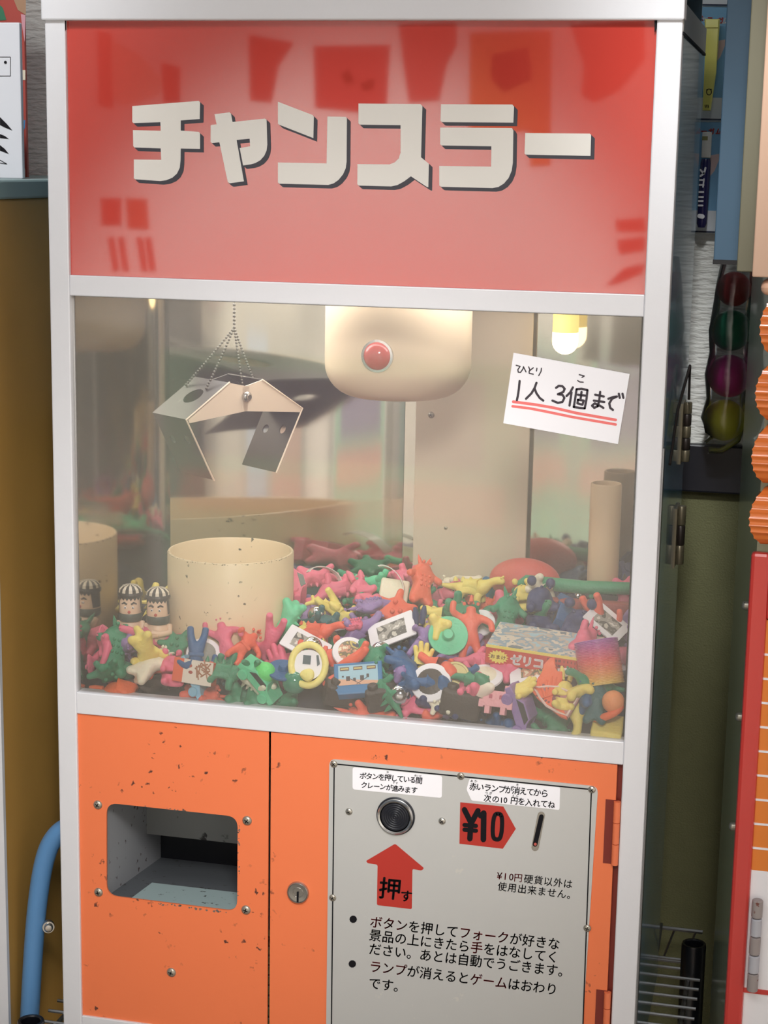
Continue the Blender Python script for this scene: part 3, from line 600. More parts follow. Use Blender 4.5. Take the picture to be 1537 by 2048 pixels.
# ------------------------------------------------------------------ the hanging grab claw
fi = math.radians(55); sa_ = Vector((math.cos(fi), math.sin(fi), 0)); wa_ = Vector((-math.sin(fi), math.cos(fi), 0))
pv = U(492, 793, .072)
claw = tag(empty('grab_claw', pv), 'dark two-jawed metal grab claw hanging on bead chains', 'claw')
CLIT = mat('claw_lit', (236, 214, 190), .4); CSHADE = worn('claw_shaded', (70, 66, 62), (130, 124, 116), .32, amount=.6, scale=40, metal=.5, dens=60)  # one metal: lit faces pale, shaded faces dark, put into the colour
WID = .052
def jaw(s):
    q = lambda a, b, w: pv + sa_ * (a * s) + wa_ * w + Vector((0, 0, b))
    bm = B(); t = .0011
    for w in (0.0, WID):   # two arm flanges
        prism(bm, [q(-.004, .0085, w), q(.018, .0135, w), q(.064, -.0155, w), q(.062, -.019, w), q(-.002, -.013, w)], wa_ * t, 0 if w == 0 else 1)
    kx = Vector((0, 0, 0))
    # top web between the flanges, with a round hole
    def plate(p0, p1, holes, th, mi):
        u0, u1 = q(*p0, 0), q(*p1, 0); ud = (u1 - u0); out = [u0, u1, u1 + wa_ * WID, u0 + wa_ * WID]
        L_ = ud.length; hl = []
        for (a, b, r) in holes: hl.append([u0 + ud * (a + r / L_ * math.cos(k * PI / 8)) + wa_ * (WID * b + r * math.sin(k * PI / 8)) for k in range(16)])
        nn = ud.normalized().cross(wa_); holed(bm, out, hl, nn * th, mi)
    plate((.018, .0137), (.064, -.0155), [(.45, .5, .010)], t, 1)
    plate((.064, -.0155), (.035, -.072), [(.36, .28, .0042), (.40, .74, .0042)], t, 1)
    # folded rim in the lit tone along the front edges
    tube(bm, [q(.018, .0140, -.0003), q(.0648, -.0155, -.0003), q(.035, -.0725, -.0003)], .0009, 6, 0)
    return obj('jaw', bm, [CLIT, CSHADE], claw)
jaw(1); jaw(-1)
bm = B(); ring_ = pv - wa_ * .001
lathe(bm, [(0, .005), (.0022, .005), (.0024, .0035), (.0034, .0032), (.0046, .002), (.0048, 0)], ring_, -wa_, 24); lathe(bm, [(.002, -.0005), (.002, -WID)], ring_, -wa_, 12)
obj('pivot_bolt', bm, mat('nickel', (186, 182, 176), .22, .9), claw, True)
def chain(name, a, b, sag=0.0, r=.00125):
    bm = B(); a, b = Vector(a), Vector(b); n = max(2, int((b - a).length / (r * 2.25)))
    for i in range(n + 1):
        t = i / n; p_ = a.lerp(b, t) - Vector((0, 0, sag * 4 * t * (1 - t))); ball(bm, p_, r, 8, 6)
    return obj(name, bm, mat('chain_metal', (96, 92, 84), .35, .7), claw, True)
top = pv + wa_ * WID * .5; kz = U(469, 655, top.y).z
knot = Vector((U(469, 655, top.y).x, top.y, kz))
chain('bead_chain', (knot.x, knot.y, IZ1), knot, r=.0015); chain('bead_chain', knot, pv + wa_ * .004 + Vector((0, 0, .006)))
for s in (-1, 1):
    for w in ((.5,) if s > 0 else (.35, .95)):
        chain('bead_chain', knot, pv + sa_ * (.030 * s) + wa_ * (WID * w) + Vector((0, 0, .0075)), .001)
# ------------------------------------------------------------------ what stands around the machine
def ray(px, py): return ax * ((px - 768.5) / FPX) - ay * ((py - 1024) / FPX) - az
def UX(px, py, x):
    d = ray(px, py); return CAM + d * ((x - CAM.x) / d.x)
def UZ(px, py, z):
    d = ray(px, py); return CAM + d * ((z - CAM.z) / d.z)
# left: veneered cabinet with a box and a poster on top
LX = -.06
lf = UX(10, 1800, LX).y; lt = UX(46, 359, LX).z; lt2 = UX(46, 397, LX).z
cab = tag(empty('wooden_cabinet', (-.26, .2, 0)), 'worn brown veneered cabinet beside the claw machine, with a grey-green top edge', 'cabinet')
WOOD = mat('brown_veneer', (196, 150, 78), .34, 0, .5, var=.22, vscale=7, coat=.15)
obj('body', box(B(), -.6, LX, lf + .002, WY - .02, 0, lt2, .002), WOOD, cab)
obj('top_edge', box(B(), -.61, LX + .003, lf - .003, WY - .015, lt2, lt, .002), mat('grey_green_edge', (134, 154, 154), .5, var=.08), cab)
obj('corner_strip', box(B(), LX - .03, LX + .0012, lf - .001, lf + .004, 0, lt2), ALU, cab)
wy = .12; wx = U(42, 200, wy).x; wz = U(20, 45, wy).z
wb = tag(empty('white_box', (wx - .15, wy, lt)), 'white printed box with black claw marks on the cabinet top', 'box')
obj('carton', box(B(), wx - .28, wx, wy, wy + .006, lt, wz, .001), mat('carton_white', (206, 206, 211), .6), wb)
for p in ([(0, 234), (14, 248), (25, 261), (10, 255), (0, 250)], [(0, 268), (10, 272), (18, 278), (0, 276)], [(0, 290), (10, 298), (18, 308), (0, 301)]): obj('printed_claw', flat(B(), px_poly(p, wy - .0004)), INK, wb)
obj('printed_outline', stroke(B(), [(0, 320), (14, 328), (0, 326)], 1.2, wy - .0004), INK, wb)
bm = B(); stroke(bm, [(-6, 114), (21, 114), (21, 152), (-6, 152)], 1.2, wy - .0004); obj('printed_frame', bm, INK, wb)
obj('printed_dot', stroke(B(), [(11, 124.5)], 6, wy - .0006), INK, wb)
gy = .24; gx = U(51.5, 200, gy).x
po = tag(empty('illustrated_poster', (gx - .1, gy, lt)), 'red illustrated poster standing behind the white box', 'poster')
obj('sheet', box(B(), gx - .3, gx, gy, gy + .004, lt, 1.68), mat('poster_red', (172, 72, 62), .6), po)
for q, nm, col in (([(20, -20), (52, -20), (52, 30), (36, 20)], 'tan', (168, 132, 104)), ([(-10, 0), (6, 16), (13, 40), (-10, 42)], 'green', (58, 118, 88)), ([(42, 28), (51, 30), (50, 85), (44, 50)], 'pink', (206, 150, 160)), ([(42, 140), (51, 140), (51, 160), (42, 160)], 'cream', (226, 214, 190)), ([(42, 242), (51, 240), (50, 256), (42, 272)], 'blue', (72, 130, 178)), ([(42, 324), (47, 327), (51, 340), (51, 356), (42, 356)], 'cream', (226, 214, 190))):
    obj('printed_shape', flat(B(), px_poly(q, gy - .0004)), mat('poster_' + nm, col), po)
# left: bent blue tube
ty_ = .030
bt = tag(empty('blue_tube', U(60, 2048, ty_)), 'bent chipped blue metal tube between the cabinet and the machine', 'tube')
pts = [(150, 1652), (128, 1658), (110, 1674), (95, 1702), (84, 1745), (76, 1800), (70, 1860), (64, 1950), (58, 2060), (50, 2180)]
def smooth(pts, n=4):
    out = []; V = [Vector(p) for p in pts]
    for i in range(len(V) - 1):
        a, b, c, d = V[max(i - 1, 0)], V[i], V[i + 1], V[min(i + 2, len(V) - 1)]
        for k in range(n):
            t = k / n; out.append(.5 * ((2 * b) + (c - a) * t + (2 * a - 5 * b + 4 * c - d) * t * t + (3 * b - a - 3 * c + d) * t ** 3))
    return out + [V[-1]]
obj('tube', tube(B(), [U(p.x, p.y, ty_) for p in smooth(pts)], .0092, 18), worn('chipped_blue', (92, 140, 188), (34, 44, 58), .3, amount=.56, scale=40, dens=60), bt, True)
c = U(97, 1853, ty_ - .004); bm = B(); lathe(bm, [(0, .006), (.003, .0055), (.0042, .004), (.0044, .002), (.0056, .002), (.0058, 0), (.0058, -.004)], c, (.45, -.9, .1), 20)
obj('bolt', bm, mat('nickel', (186, 182, 176), .22, .9), bt, True)
# wire rack under the machine
rk = tag(empty('wire_rack', (.27, .15, 0)), 'chrome wire rack on black tube posts under the claw machine', 'rack')
RZ = ZBOT - .0036
bm = B(); CHROME = mat('chrome_wire', (150, 150, 150), .3, .9)
for k in range(17):
    y = -.02 + k * .0215; tube(bm, [(-.035, y, RZ), (.5725, y, RZ)], .0017, 6)
for x in (-.02, .12, .27, .42, .56): tube(bm, [(x, -.025, RZ - .005), (x, .335, RZ - .005)], .0026, 6)
obj('shelf_wires', bm, CHROME, rk, True)
bm = B(); tube(bm, [(-.03, .345, RZ + .024), (.57, .345, RZ + .024)], .0022, 6); tube(bm, [(-.03, .345, RZ - .012), (.57, .345, RZ - .012)], .0022, 6); 
for k in range(27): x = -.02 + k * .022; tube(bm, [(x, .345, RZ - .012), (x + .011, .345, RZ + .024)], .0012, 5)
obj('edge_truss', bm, CHROME, rk, True)
for q, ytop in ((UZ(1389, 1886, RZ + .03), 0), (UZ(62, 2040, RZ + .024), 0)):
    bm = B(); r = .0125; lathe(bm, [(r * .7, -.06), (r * .7, -.001), (r * .78, 0), (r * .95, 0), (r, -.002), (r, -q.z)], q, (0, 0, 1), 24)
    obj('post', bm, BLACK, rk, True, 30)
pc = tag(obj('power_cord', tube(B(), [Vector(v) for v in smooth([U(1324, 1846, .335), U(1318, 1890, .330), U(1305, 1960, .30), U(1290, 2040, .27), U(1282, 2090, .25)])], .0016, 6), mat('cord_grey', (64, 66, 60), .5), None, True), 'thin dark cord hanging down behind the wire rack', 'cord')
# right: red machine with the ridged orange hood
RT = U(1505, 556, -.01).z
f0 = U(1502, 1137, 0); b0 = U(1472, 1137, .22)
rm = tag(empty('red_machine', (.72, .15, 0)), 'red game machine with a ridged orange hood, cut off by the photo edge', 'game machine')
RED = mat('red_gloss', (206, 62, 56), .25, 0, .5, coat=.4)
GREEN = mat('grey_green_side', (146, 152, 124), .28, 0, .5, coat=.3)
bm = B(); prism(bm, [(f0.x + .004, .006, 0), (b0.x, .22, 0), (.95, .30, 0), (.95, .006, 0)], (0, 0, RT), 0); obj('side_panel', bm, GREEN, rm)
zr = U(1505, 1104, 0).z
ox = U(1515, 1560, 0).x
bm = B(); box(bm, f0.x, ox, -.002, .008, 0, zr, .003); box(bm, ox - .001, .95, -.002, .008, U(1537, 1240, 0).z, zr, .003); obj('red_frame', bm, RED, rm)
bm = B(); zo0, zo1 = U(1510, 1740, .002).z, U(1537, 1240, .002).z
box(bm, ox, .95, .002, .006, zo0, zo1, 0, 0)
for k in range(9): z = U(1525, 1308 + 48.6 * k, .002).z; box(bm, ox, .95, .0014, .003, z - .0009, z + .0009, 0, 1)
obj('striped_panel', bm, [mat('flat_orange', (232, 132, 48), .4), PAPER], rm)
obj('white_panel', box(B(), ox, .95, .002, .006, 0, zo0), PAPER, rm)
bm = B(); z = U(1515, 1983, .001).z; box(bm, ox, .95, .0008, .004, z - .002, z + .002); obj('red_stripe', bm, RED, rm)
bm = B(); za, zb_ = U(1510, 1982, -.004).z, U(1510, 1797, -.004).z; h = (zb_ - za) / 5; hx = U(1511, 1890, -.004).x
for k in range(5): lathe(bm, [(0, .0004), (.0038, .0004), (.0046, .0012), (.0046, h - .0012), (.0038, h - .0004), (0, h - .0004)], (hx, -.0045, za + k * h), (0, 0, 1), 14, k % 2)
obj('hinge', bm, [worn('worn_hinge', (160, 150, 148), (120, 70, 60), .5, amount=.48, scale=60, dens=120), mat('pale_hinge', (186, 186, 194), .5)], rm, True)
for py in (1216, 1440, 1660):
    q = U(1484 - (py - 1216) * .059, py, .04); d = Vector((-(.22), b0.x - f0.x, 0)).normalized(); 
    bm = B(); lathe(bm, [(0, .003), (.002, .0028), (.0036, .0015), (.004, 0), (.004, -.004)], (f0.x + (b0.x - f0.x) * .22 + .0005, .05, q.z), (-1, -.1, 0), 14); obj('screw', bm, SCREW, rm, True)
hood = B()
edges = [1100, 977, 850, 722, 585]
hxs = [1502, 1506, 1512, 1521, 1530]
for (pa, pb, xa, xb) in zip(edges, edges[1:], hxs, hxs[1:]):
    z0, z1 = U(1510, pa, -.02).z + .0006, U(1510, pb, -.02).z - .0006; x0 = U((xa + xb) / 2, (pa + pb) / 2, -.02).x - .001; n = 26; prof = []
    for i in range(n + 1):
        t = i / n; out = .022 * math.sin(PI * t) ** .45 + (.0012 if i % 3 == 1 else 0); prof.append((out, z0 + (z1 - z0) * t))
    poly = [(x0 + .016 - o * .75, .004 - o, z) for o, z in prof]
    a = [hood.verts.new(p) for p in poly]; b = [hood.verts.new((.95, .004 - o, z)) for o, z in prof]; c_ = [hood.verts.new((x0 + .016 - o * .75 + .002, .02, z)) for o, z in prof]
    for i in range(n): hood.faces.new((a[i], b[i], b[i + 1], a[i + 1])); hood.faces.new((c_[i], a[i], a[i + 1], c_[i + 1]))
obj('ridged_hood', hood, mat('orange_gloss', (232, 124, 56), .14, 0, .5, coat=.6), rm, True, 50)
bm = B(); box(bm, U(1521, 600, -.01).x, .95, -.016, .02, U(1525, 590, -.01).z, RT - .001, .008, 0, 4); obj('peach_cap', bm, mat('peach_plastic', (224, 178, 150), .35), rm, True)
# the panels standing on it
RT += .0012
bx = tag(empty('display_box', (.70, .08, RT)), 'tall blue, khaki and peach display box on top of the red machine', 'box')
for nm, pxl, y0, y1, col, pyb in (('blue_panel', 1427, .15, .24, (70, 96, 116), 539), ('khaki_panel', 1474, .045, .148, (112, 108, 88), 545), ('peach_panel', 1505, -.02, .043, (206, 170, 146), 556)):
    x0 = U(pxl, pyb, y0).x; bm = B(); box(bm, x0, .9, y0, y1, RT + .0002, 1.75, .001); obj(nm, bm, mat(nm, col, .5), bx)
    if nm == 'blue_panel': bm = B(); box(bm, x0 - .0005, .9, y0 - .001, y1, RT + .0002, RT + .0042, 0); obj('dark_edge', bm, BLACK, bx)
# toys hung on the wall
hy = WY - .012
def blister(name, quad, label, build):
    c = U(*quad[0], hy); t = tag(empty(name, (U(*quad[3], hy))), label, 'toy pack', 'blister packed toys on the wall')
    bm = B(); prism(bm, px_poly(quad, hy), (0, .0012, 0), 0)
    a, b, cc, d = [Vector(p) for p in quad]; L_ = lambda s, t_: tuple((a.lerp(b, s)).lerp(d.lerp(cc, s), t_))
    flat(bm, px_poly([L_(0, .80), L_(1, .80), L_(1, .985), L_(0, .985)], hy - .0003), 1); flat(bm, px_poly([L_(0, .985), L_(1, .985), L_(1, 1), L_(0, 1)], hy - .0003), 2)
    flat(bm, px_poly([L_(.62, .30), L_(1, .28), L_(.8, .44), L_(.64, .5)], hy - .0003), 3)
    obj('card', bm, [mat('card_blue', (116, 168, 206), .4), mat('card_pale', (214, 220, 226), .4), mat('card_navy', (32, 44, 72), .4), mat('card_pink', (206, 180, 178), .4)], t)
    build(t, L_); return t
def p_a(t, L_):
    bm = B(); s = L_(.12, .10); e = L_(.9, .12)
    for i, chh in enumerate('ベッニーガム'):
        x = s[0] + (e[0] - s[0]) * i / 5; y = s[1] + (e[1] - s[1]) * i / 5; put_glyph(bm, chh, x, y, 13.5, hy - .0005, .03, 0 if i % 2 == 0 else 1, bold=.7)
    obj('lettering', bm, [mat('card_red', (196, 74, 64)), PAPER], t)
    bm = B(); x0, x1 = U(1411, 100, hy - .02), U(1437, 100, hy - .02); zt, zb2 = U(1425, 38, hy - .02).z, U(1425, 221, hy - .02).z
    prism(bm, [(x0.x - .002, hy - .02, zt), (x1.x, hy - .02, zt), (x1.x - .001, hy - .02, zt - .05), (x1.x - .0045, hy - .02, zb2), (x0.x + .0005, hy - .02, zb2), (x0.x, hy - .02, zt - .02)], (0, .012, 0), 0, .0012)
    box(bm, x0.x, x1.x - .001, hy - .0206, hy - .018, zt - .0085, zt - .0078, 0, 1)
    w = obj('whistle', bm, [mat('lemon_plastic', (240, 234, 120), .35), mat('lemon_shade', (190, 178, 80))], t, True)
    bm = B(); p_ = (1419, 184)
    stroke(bm, [(p_[0] + 5 * math.cos(k), p_[1] + 6 * math.sin(k)) for k in [i * PI / 6 for i in range(12)]], 1.6, hy - .0207, 0, True); stroke(bm, [(1415, 180)], 3, hy - .0208); stroke(bm, [(1423, 179)], 3, hy - .0208)
    for k in range(3): stroke(bm, [(1411 + k * 3, 210), (1412 + k * 3, 215)], 1.4, hy - .0207)
    obj('printed_face', bm, INK, w)
def p_b(t, L_):
    bm = B(); s = L_(.15, .085); e = L_(.85, .085)
    for i, chh in enumerate('ニーガム'):
        put_glyph(bm, chh, s[0] + (e[0] - s[0]) * i / 3, s[1], 13.5, hy - .0005, .03, 0 if i else 1, bold=.7)
    obj('lettering', bm, [mat('card_red', (196, 74, 64)), PAPER], t)
    top, neck, bot = U(1417, 264, hy - .014), U(1413, 318, hy - .014), U(1404, 455, hy - .014); r = .0050
    bm = B(); tube(bm, [neck, neck + (bot - neck) * .06, bot - (bot - neck) * .06, bot], [r * .8, r * 1.02, r * 1.02, r * .7], 20, 0)
    pen = obj('pen_body', bm, mat('navy_plastic', (40, 38, 84), .25), t, True)
    bm = B(); d = (top - neck); a = neck + d * .0
    box(bm, neck.x - r * .9, neck.x + r * .9, hy - .014 - r, hy - .014 + r, neck.z + .001, top.z, .001, 0); box(bm, neck.x - r * .9, neck.x + r * .2, hy - .0141 - r, hy - .014, neck.z + .018, neck.z + .022, 0, 1)
    obj('cap', bm, [mat('ivory', (228, 226, 218), .35), mat('olive_mark', (150, 146, 92))], t, True)
    bm = B(); yy = hy - .014 - r - .0006
    stroke(bm, [(1402, 340), (1409, 347), (1402, 352)], 4, yy); stroke(bm, [(1412, 336), (1409, 347)], 4, yy)
    for k, py in enumerate((360, 370, 384, 394, 402, 411)): stroke(bm, [(1400.5 - k * .5, py), (1408.5 - k * .5, py)], 3.6, yy)
    stroke(bm, [(1409, 358), (1407, 374)], 3, yy); stroke(bm, [(1400, 432), (1406, 433)], 9, yy)
    obj('pen_lettering', bm, PAPER, pen)
blister('toy_whistle_pack', [(1394, 14), (1460, 15), (1447, 241), (1386, 240)], 'blue card pack holding a long lemon yellow toy whistle', p_a)
blister('toy_pen_pack', [(1386, 244), (1449, 245), (1434, 466), (1373, 464)], 'blue card pack holding a navy and white toy pen, below the yellow whistle', p_b)
blister('toy_pack', [(1408, -210), (1474, -209), (1460, 12), (1394, 11)], 'pale blue card pack cut off by the top of the photo above the yellow whistle', lambda t, L_: None)
# clear bag of plastic balls
by_ = WY - .045
bag = B(); path = [U(1478, 520, by_), U(1470, 600, by_), U(1463, 660, by_), U(1458, 750, by_), U(1450, 845, by_), U(1440, 890, by_)]
BALLS = [((1469, 578), 33, (158, 52, 52), 'red'), ((1463, 661), 39, (36, 128, 98), 'dark green'), ((1459, 752), 41, (204, 60, 150), 'magenta'), ((1450, 840), 40, (218, 216, 70), 'yellow-green')]
plastic = glass_pane('clear_bag_film', (.97, .97, .97), 1.4, .12, .05, (210, 210, 210), 30)
bagm = B(); rows = [(1478, 520, 30), (1470, 578, 38), (1466, 620, 36), (1463, 661, 44), (1461, 706, 38), (1459, 752, 45), (1454, 798, 40), (1450, 840, 45), (1446, 872, 36), (1434, 887, 22), (1415, 893, 12)]
tube(bagm, [U(a, b, by_) for a, b, r in rows], [r / 1925 for a, b, r in rows], 20, 0, False)
rnd = random.Random(3)
for v in bagm.verts: v.co += Vector((rnd.uniform(-1, 1), rnd.uniform(-1, 1), rnd.uniform(-1, 1))) * .0011
bo = tag(obj('plastic_bag', bagm, plastic, None, True), 'clear crinkled plastic bag of coloured balls hanging on the wall', 'bag')
for (c, r, col, nm) in BALLS:
    bm = B(); ball(bm, U(*c, by_), r / 1925, 28, 18)
    tag(obj('plastic_ball', bm, mat('ball_%s' % nm.replace(' ', '_'), col, .35), None, True), nm + ' plastic ball in the clear hanging bag', 'ball', 'balls in the hanging bag')
# ------------------------------------------------------------------ the toys
PAL = {'green': (52, 142, 104), 'mint': (104, 212, 162), 'pink': (236, 112, 142), 'coral': (240, 104, 76), 'orange': (246, 110, 50), 'yellow': (242, 222, 118), 'navy': (36, 50, 104), 'blue': (30, 92, 146),
       'brown': (58, 48, 42), 'purple': (150, 122, 178), 'cream': (240, 232, 208), 'grey': (150, 150, 142), 'pale blue': (140, 196, 222), 'teal': (28, 96, 100)}
def skin(verts, edges, sub=2, root=0):
    """verts: (x, y, z, r) in millimetres; grows one continuous body over the skeleton"""
    me = bpy.data.meshes.new('body'); me.from_pydata([(v[0] * .001, v[1] * .001, v[2] * .001) for v in verts], edges, [])
    o = bpy.data.objects.new('body', me); COL.objects.link(o)
    md = o.modifiers.new('s', 'SKIN'); md.use_smooth_shade = True
    for i, v in enumerate(verts):
        sv = me.skin_vertices[0].data[i]; sv.radius = (v[3] * .001, v[3] * .001); sv.use_root = i == root
    o.modifiers.new('u', 'SUBSURF').levels = sub
    dg = bpy.context.evaluated_depsgraph_get(); out = bmesh.new(); tmp = bpy.data.meshes.new_from_object(o.evaluated_get(dg)); out.from_mesh(tmp)
    bpy.data.objects.remove(o); bpy.data.meshes.remove(me); bpy.data.meshes.remove(tmp)
    for f in out.faces: f.material_index = 0
    return out
def spike(bm, p, d, r, l, mi=0):
    lathe(bm, [(r, -.3 * l), (r * .7, l * .4), (0, l)], Vector(p) * .001, d, 7, mi) if False else lathe(bm, [(r * .001, -.0003 * l), (r * .0007, l * .0004), (0, l * .001)], Vector(p) * .001, d, 7, mi)
def knobs(bm, pts, r):
    for p in pts: ball(bm, Vector(p) * .001, r * .001, 8, 6)
def centre(bm):
    lo = Vector([min(v.co[i] for v in bm.verts) for i in range(3)]); hi = Vector([max(v.co[i] for v in bm.verts) for i in range(3)]); c = (lo + hi) / 2
    for v in bm.verts: v.co -= c
    return bm
def k_monster(i):
    a = [(0, 0, 11, 6.5), (0, -.5, 20, 7), (0, -2, 29, 5.8), (-8, -2, 22, 3), (-13, -5 if i else 1, 27 if i != 1 else 19, 2.6), (8, -2, 22, 3), (13, -5, 18 if i else 28, 2.6), (-5, 0, 4, 3.8), (-7, -3, -1, 3.4), (5, 0, 4, 3.8), (8, -2, -1, 3.4), (0, 7, 7, 4), (2 if i else -3, 14, 4, 2.4), (0, -6.5, 28, 3.2)]
    e = [(0, 1), (1, 2), (1, 3), (3, 4), (1, 5), (5, 6), (0, 7), (7, 8), (0, 9), (9, 10), (0, 11), (11, 12), (2, 13)]
    bm = skin(a, e, 2)
    for s in (-1, 1): spike(bm, (3 * s, -1, 33), (.35 * s, 0, 1), 1.7, 6 if i != 2 else 9); 
    knobs(bm, [(-2.6, -6.6, 30.5), (2.6, -6.6, 30.5)], 1.3)
    if i != 1:
        for z in (12, 17, 22, 27): spike(bm, (0, 6, z), (0, 1, .4), 1.6, 4)
    if i == 1: knobs(bm, [(x, -6.3, z) for x in (-3, 0, 3) for z in (12, 16, 20)], 1.1)
    return centre(bm)
def k_dino(i):
    a = [(0, 0, 12, 6), (0, -9, 14, 4.6), (0, -15, 20, 3.2), (0, -20, 23, 3.6), (0, -25, 22, 2.4), (0, 9, 10, 4), (3 if i else 0, 17, 7, 2.5), (7 if i else -3, 24, 7, 1.2), (-5, -7, 6, 3), (-6, -9, 0, 2.8), (5, -7, 6, 3), (6, -9, 0, 2.8), (-5, 6, 6, 3.2), (-6, 7, 0, 2.8), (5, 6, 6, 3.2), (6, 7, 0, 2.8)]
    e = [(0, 1), (1, 2), (2, 3), (3, 4), (0, 5), (5, 6), (6, 7), (1, 8), (8, 9), (1, 10), (10, 11), (5, 12), (12, 13), (5, 14), (14, 15)]
    bm = skin(a, e, 2)
    for k, y in enumerate((-10, -4, 2, 8, 14)): spike(bm, (0, y, 17 - abs(k - 1.5) * 1.5), (0, .3, 1), 2.2, 5.5 if i else 3)
    knobs(bm, [(-2, -22, 25.4), (2, -22, 25.4)], 1.0)
    return centre(bm)
def k_man(i):
    a = [(0, 0, 17, 4.6), (0, -.4, 24, 5.4), (0, -.6, 30, 2.6), (0, -1, 35, 4.4), (-7, 0, 27, 2.8), (-12, -3, 23 if i else 31, 2.3), (-11, -8 if i else -2, 25 if i else 38, 2.2), (7, 0, 27, 2.8), (13, -2, 24, 2.3), (14, -6, 18, 2.2), (-3.4, 0, 11, 3.2), (-4.6, -1, 4, 2.7), (-5, -3, -1, 2.6), (3.4, 0, 11, 3.2), (5.4, -3 if i else 0, 5, 2.7), (6, -3, -1, 2.6)]
    e = [(0, 1), (1, 2), (2, 3), (1, 4), (4, 5), (5, 6), (1, 7), (7, 8), (8, 9), (0, 10), (10, 11), (11, 12), (0, 13), (13, 14), (14, 15)]
    bm = skin(a, e, 2)
    spike(bm, (0, -1, 38.5), (0, .2, 1), 1.6, 4); knobs(bm, [(-1.6, -4.9, 36), (1.6, -4.9, 36)], .7); knobs(bm, [(-4.4, -1, 36), (4.4, -1, 36)], 1.2)
    if i: box(bm, -.0052, .0052, -.0052, .0052, .0168, .0196, .0008)
    return centre(bm)
def k_bear(i):
    a = [(0, 0, 8, 7.4), (0, -1, 16, 6), (0, -2, 25, 7), (-7, -4, 16, 3), (-9, -9, 13, 2.8), (7, -4, 16, 3), (10, -8, 17, 2.8), (-6, -6, 3, 3.6), (-8, -12, 3, 3.4), (6, -6, 3, 3.6), (8, -12, 3, 3.4), (0, -8, 23, 3.2)]
    e = [(0, 1), (1, 2), (1, 3), (3, 4), (1, 5), (5, 6), (0, 7), (7, 8), (0, 9), (9, 10), (2, 11)]
    bm = skin(a, e, 2)
    if i == 0: knobs(bm, [(-6, -1, 31), (6, -1, 31)], 3)
    else:
        for s in (-1, 1): tube(bm, [Vector((3 * s, -1, 29)) * .001, Vector((4 * s, 0, 37)) * .001, Vector((5 * s, 1, 42)) * .001], [.0022, .0026, .0012], 8)
    knobs(bm, [(-2.6, -8, 27), (2.6, -8, 27)], .9)
    return centre(bm)
def k_hand(i):
    a = [(0, 0, 0, 6), (0, 0, 8, 7), (-5.5, 0, 14, 2.8), (-8, -1, 22, 2.3), (-2, 0, 16, 2.8), (-2.6, -2, 26, 2.2), (2.4, 0, 16, 2.8), (3, -2, 25, 2.2), (6, 0, 14, 2.6), (9, -2, 20, 2), (8, -3, 5, 2.8), (13, -6, 9, 2.3), (0, 2, -10, 5)]
    e = [(0, 1), (1, 2), (2, 3), (1, 4), (4, 5), (1, 6), (6, 7), (1, 8), (8, 9), (0, 10), (10, 11), (0, 12)]
    return centre(skin(a, e, 2))
def k_crab(i):
    a = [(0, 0, 4, 6.5)] ; e = []
    for k in range(6):
        t = k * PI / 3 + .2; r1, r2 = 9, 15 + 2 * (k % 2)
        a += [(r1 * math.cos(t), r1 * math.sin(t), 5, 3.0), (r2 * math.cos(t), r2 * math.sin(t), 3 + 3 * (k % 2), 2.2)]; e += [(0, len(a) - 2), (len(a) - 2, len(a) - 1)]
    bm = skin(a, e, 2); knobs(bm, [(-2.5, -4, 10), (2.5, -4, 10), (0, 3, 10.5)], 1.7)
    return centre(bm)
def k_fish(i):
    a = [(0, 0, 0, 4), (0, -7, .5, 5.5), (0, -13, 0, 3.4), (0, 7, 0, 3), (0, 14, 0, 1.8), (0, 20, 6, 1.6), (0, 20, -6, 1.6), (0, -4, 8, 1.8), (7, -4, -2, 1.5), (-7, -4, -2, 1.5)]
    e = [(0, 1), (1, 2), (0, 3), (3, 4), (4, 5), (4, 6), (1, 7), (1, 8), (1, 9)]
    bm = skin(a, e, 2); knobs(bm, [(-3.4, -11, 2), (3.4, -11, 2)], 1.1)
    return centre(bm)
DARKTOY = mat('dark_toy_plastic', (34, 34, 38), .3); CHR = mat('toy_chrome', (214, 214, 216), .12, 1.0)
def root(name, bm, m=None, sm=True, ang=45): return obj(name, bm, m or RUB, None, sm, ang)
def mk_rubber(name, fn, i): return lambda: root(name, fn(i))
def mk_car():
    bm = B(); prism(bm, [(-.009, y, z) for y, z in ((-.019, .003), (.019, .003), (.0195, .008), (.012, .009), (.007, .0145), (-.006, .0145), (-.010, .009), (-.0195, .0075))], (.018, 0, 0), 0, .0012)
    prism(bm, [(-.0093, y, z) for y, z in ((.010, .0095), (.006, .0135), (-.0055, .0135), (-.0085, .0095))], (.0186, 0, 0), 1)
    for v in bm.verts: v.co.z -= .007
    o = root('toy_car', bm, [RUB, DARKTOY], False)
    for sx in (-1, 1):
        for sy in (-1, 1):
            b = B(); lathe(b, [(0, -.0018), (.0038, -.0018), (.0042, -.001), (.0042, .001), (.0038, .0018), (0, .0018)], (.0088 * sx, .0115 * sy, -.004), (1, 0, 0), 16); obj('wheel', b, RUB, o, True)
    return o
def mk_ball(): return root('super_ball', ball(B(), (0, 0, 0), .0105, 20, 14), mat('clear_ball', (60, 140, 110), .05, 0, .6, coat=.5))
def mk_silver(): return root('silver_ball', ball(B(), (0, 0, 0), .0085, 20, 14), CHR)
def mk_ring():
    bm = B(); tube(bm, [(.0085 * math.cos(k * PI / 12), .0085 * math.sin(k * PI / 12), 0) for k in range(24)], .0013, 8, 0, False, True); o = root('toy_ring', bm, CHR)
    b = B(); ball(b, (0, .0105, 0), .0052, 12, 8, (1, .7, 1)); obj('stone', b, RUB, o, True); return o
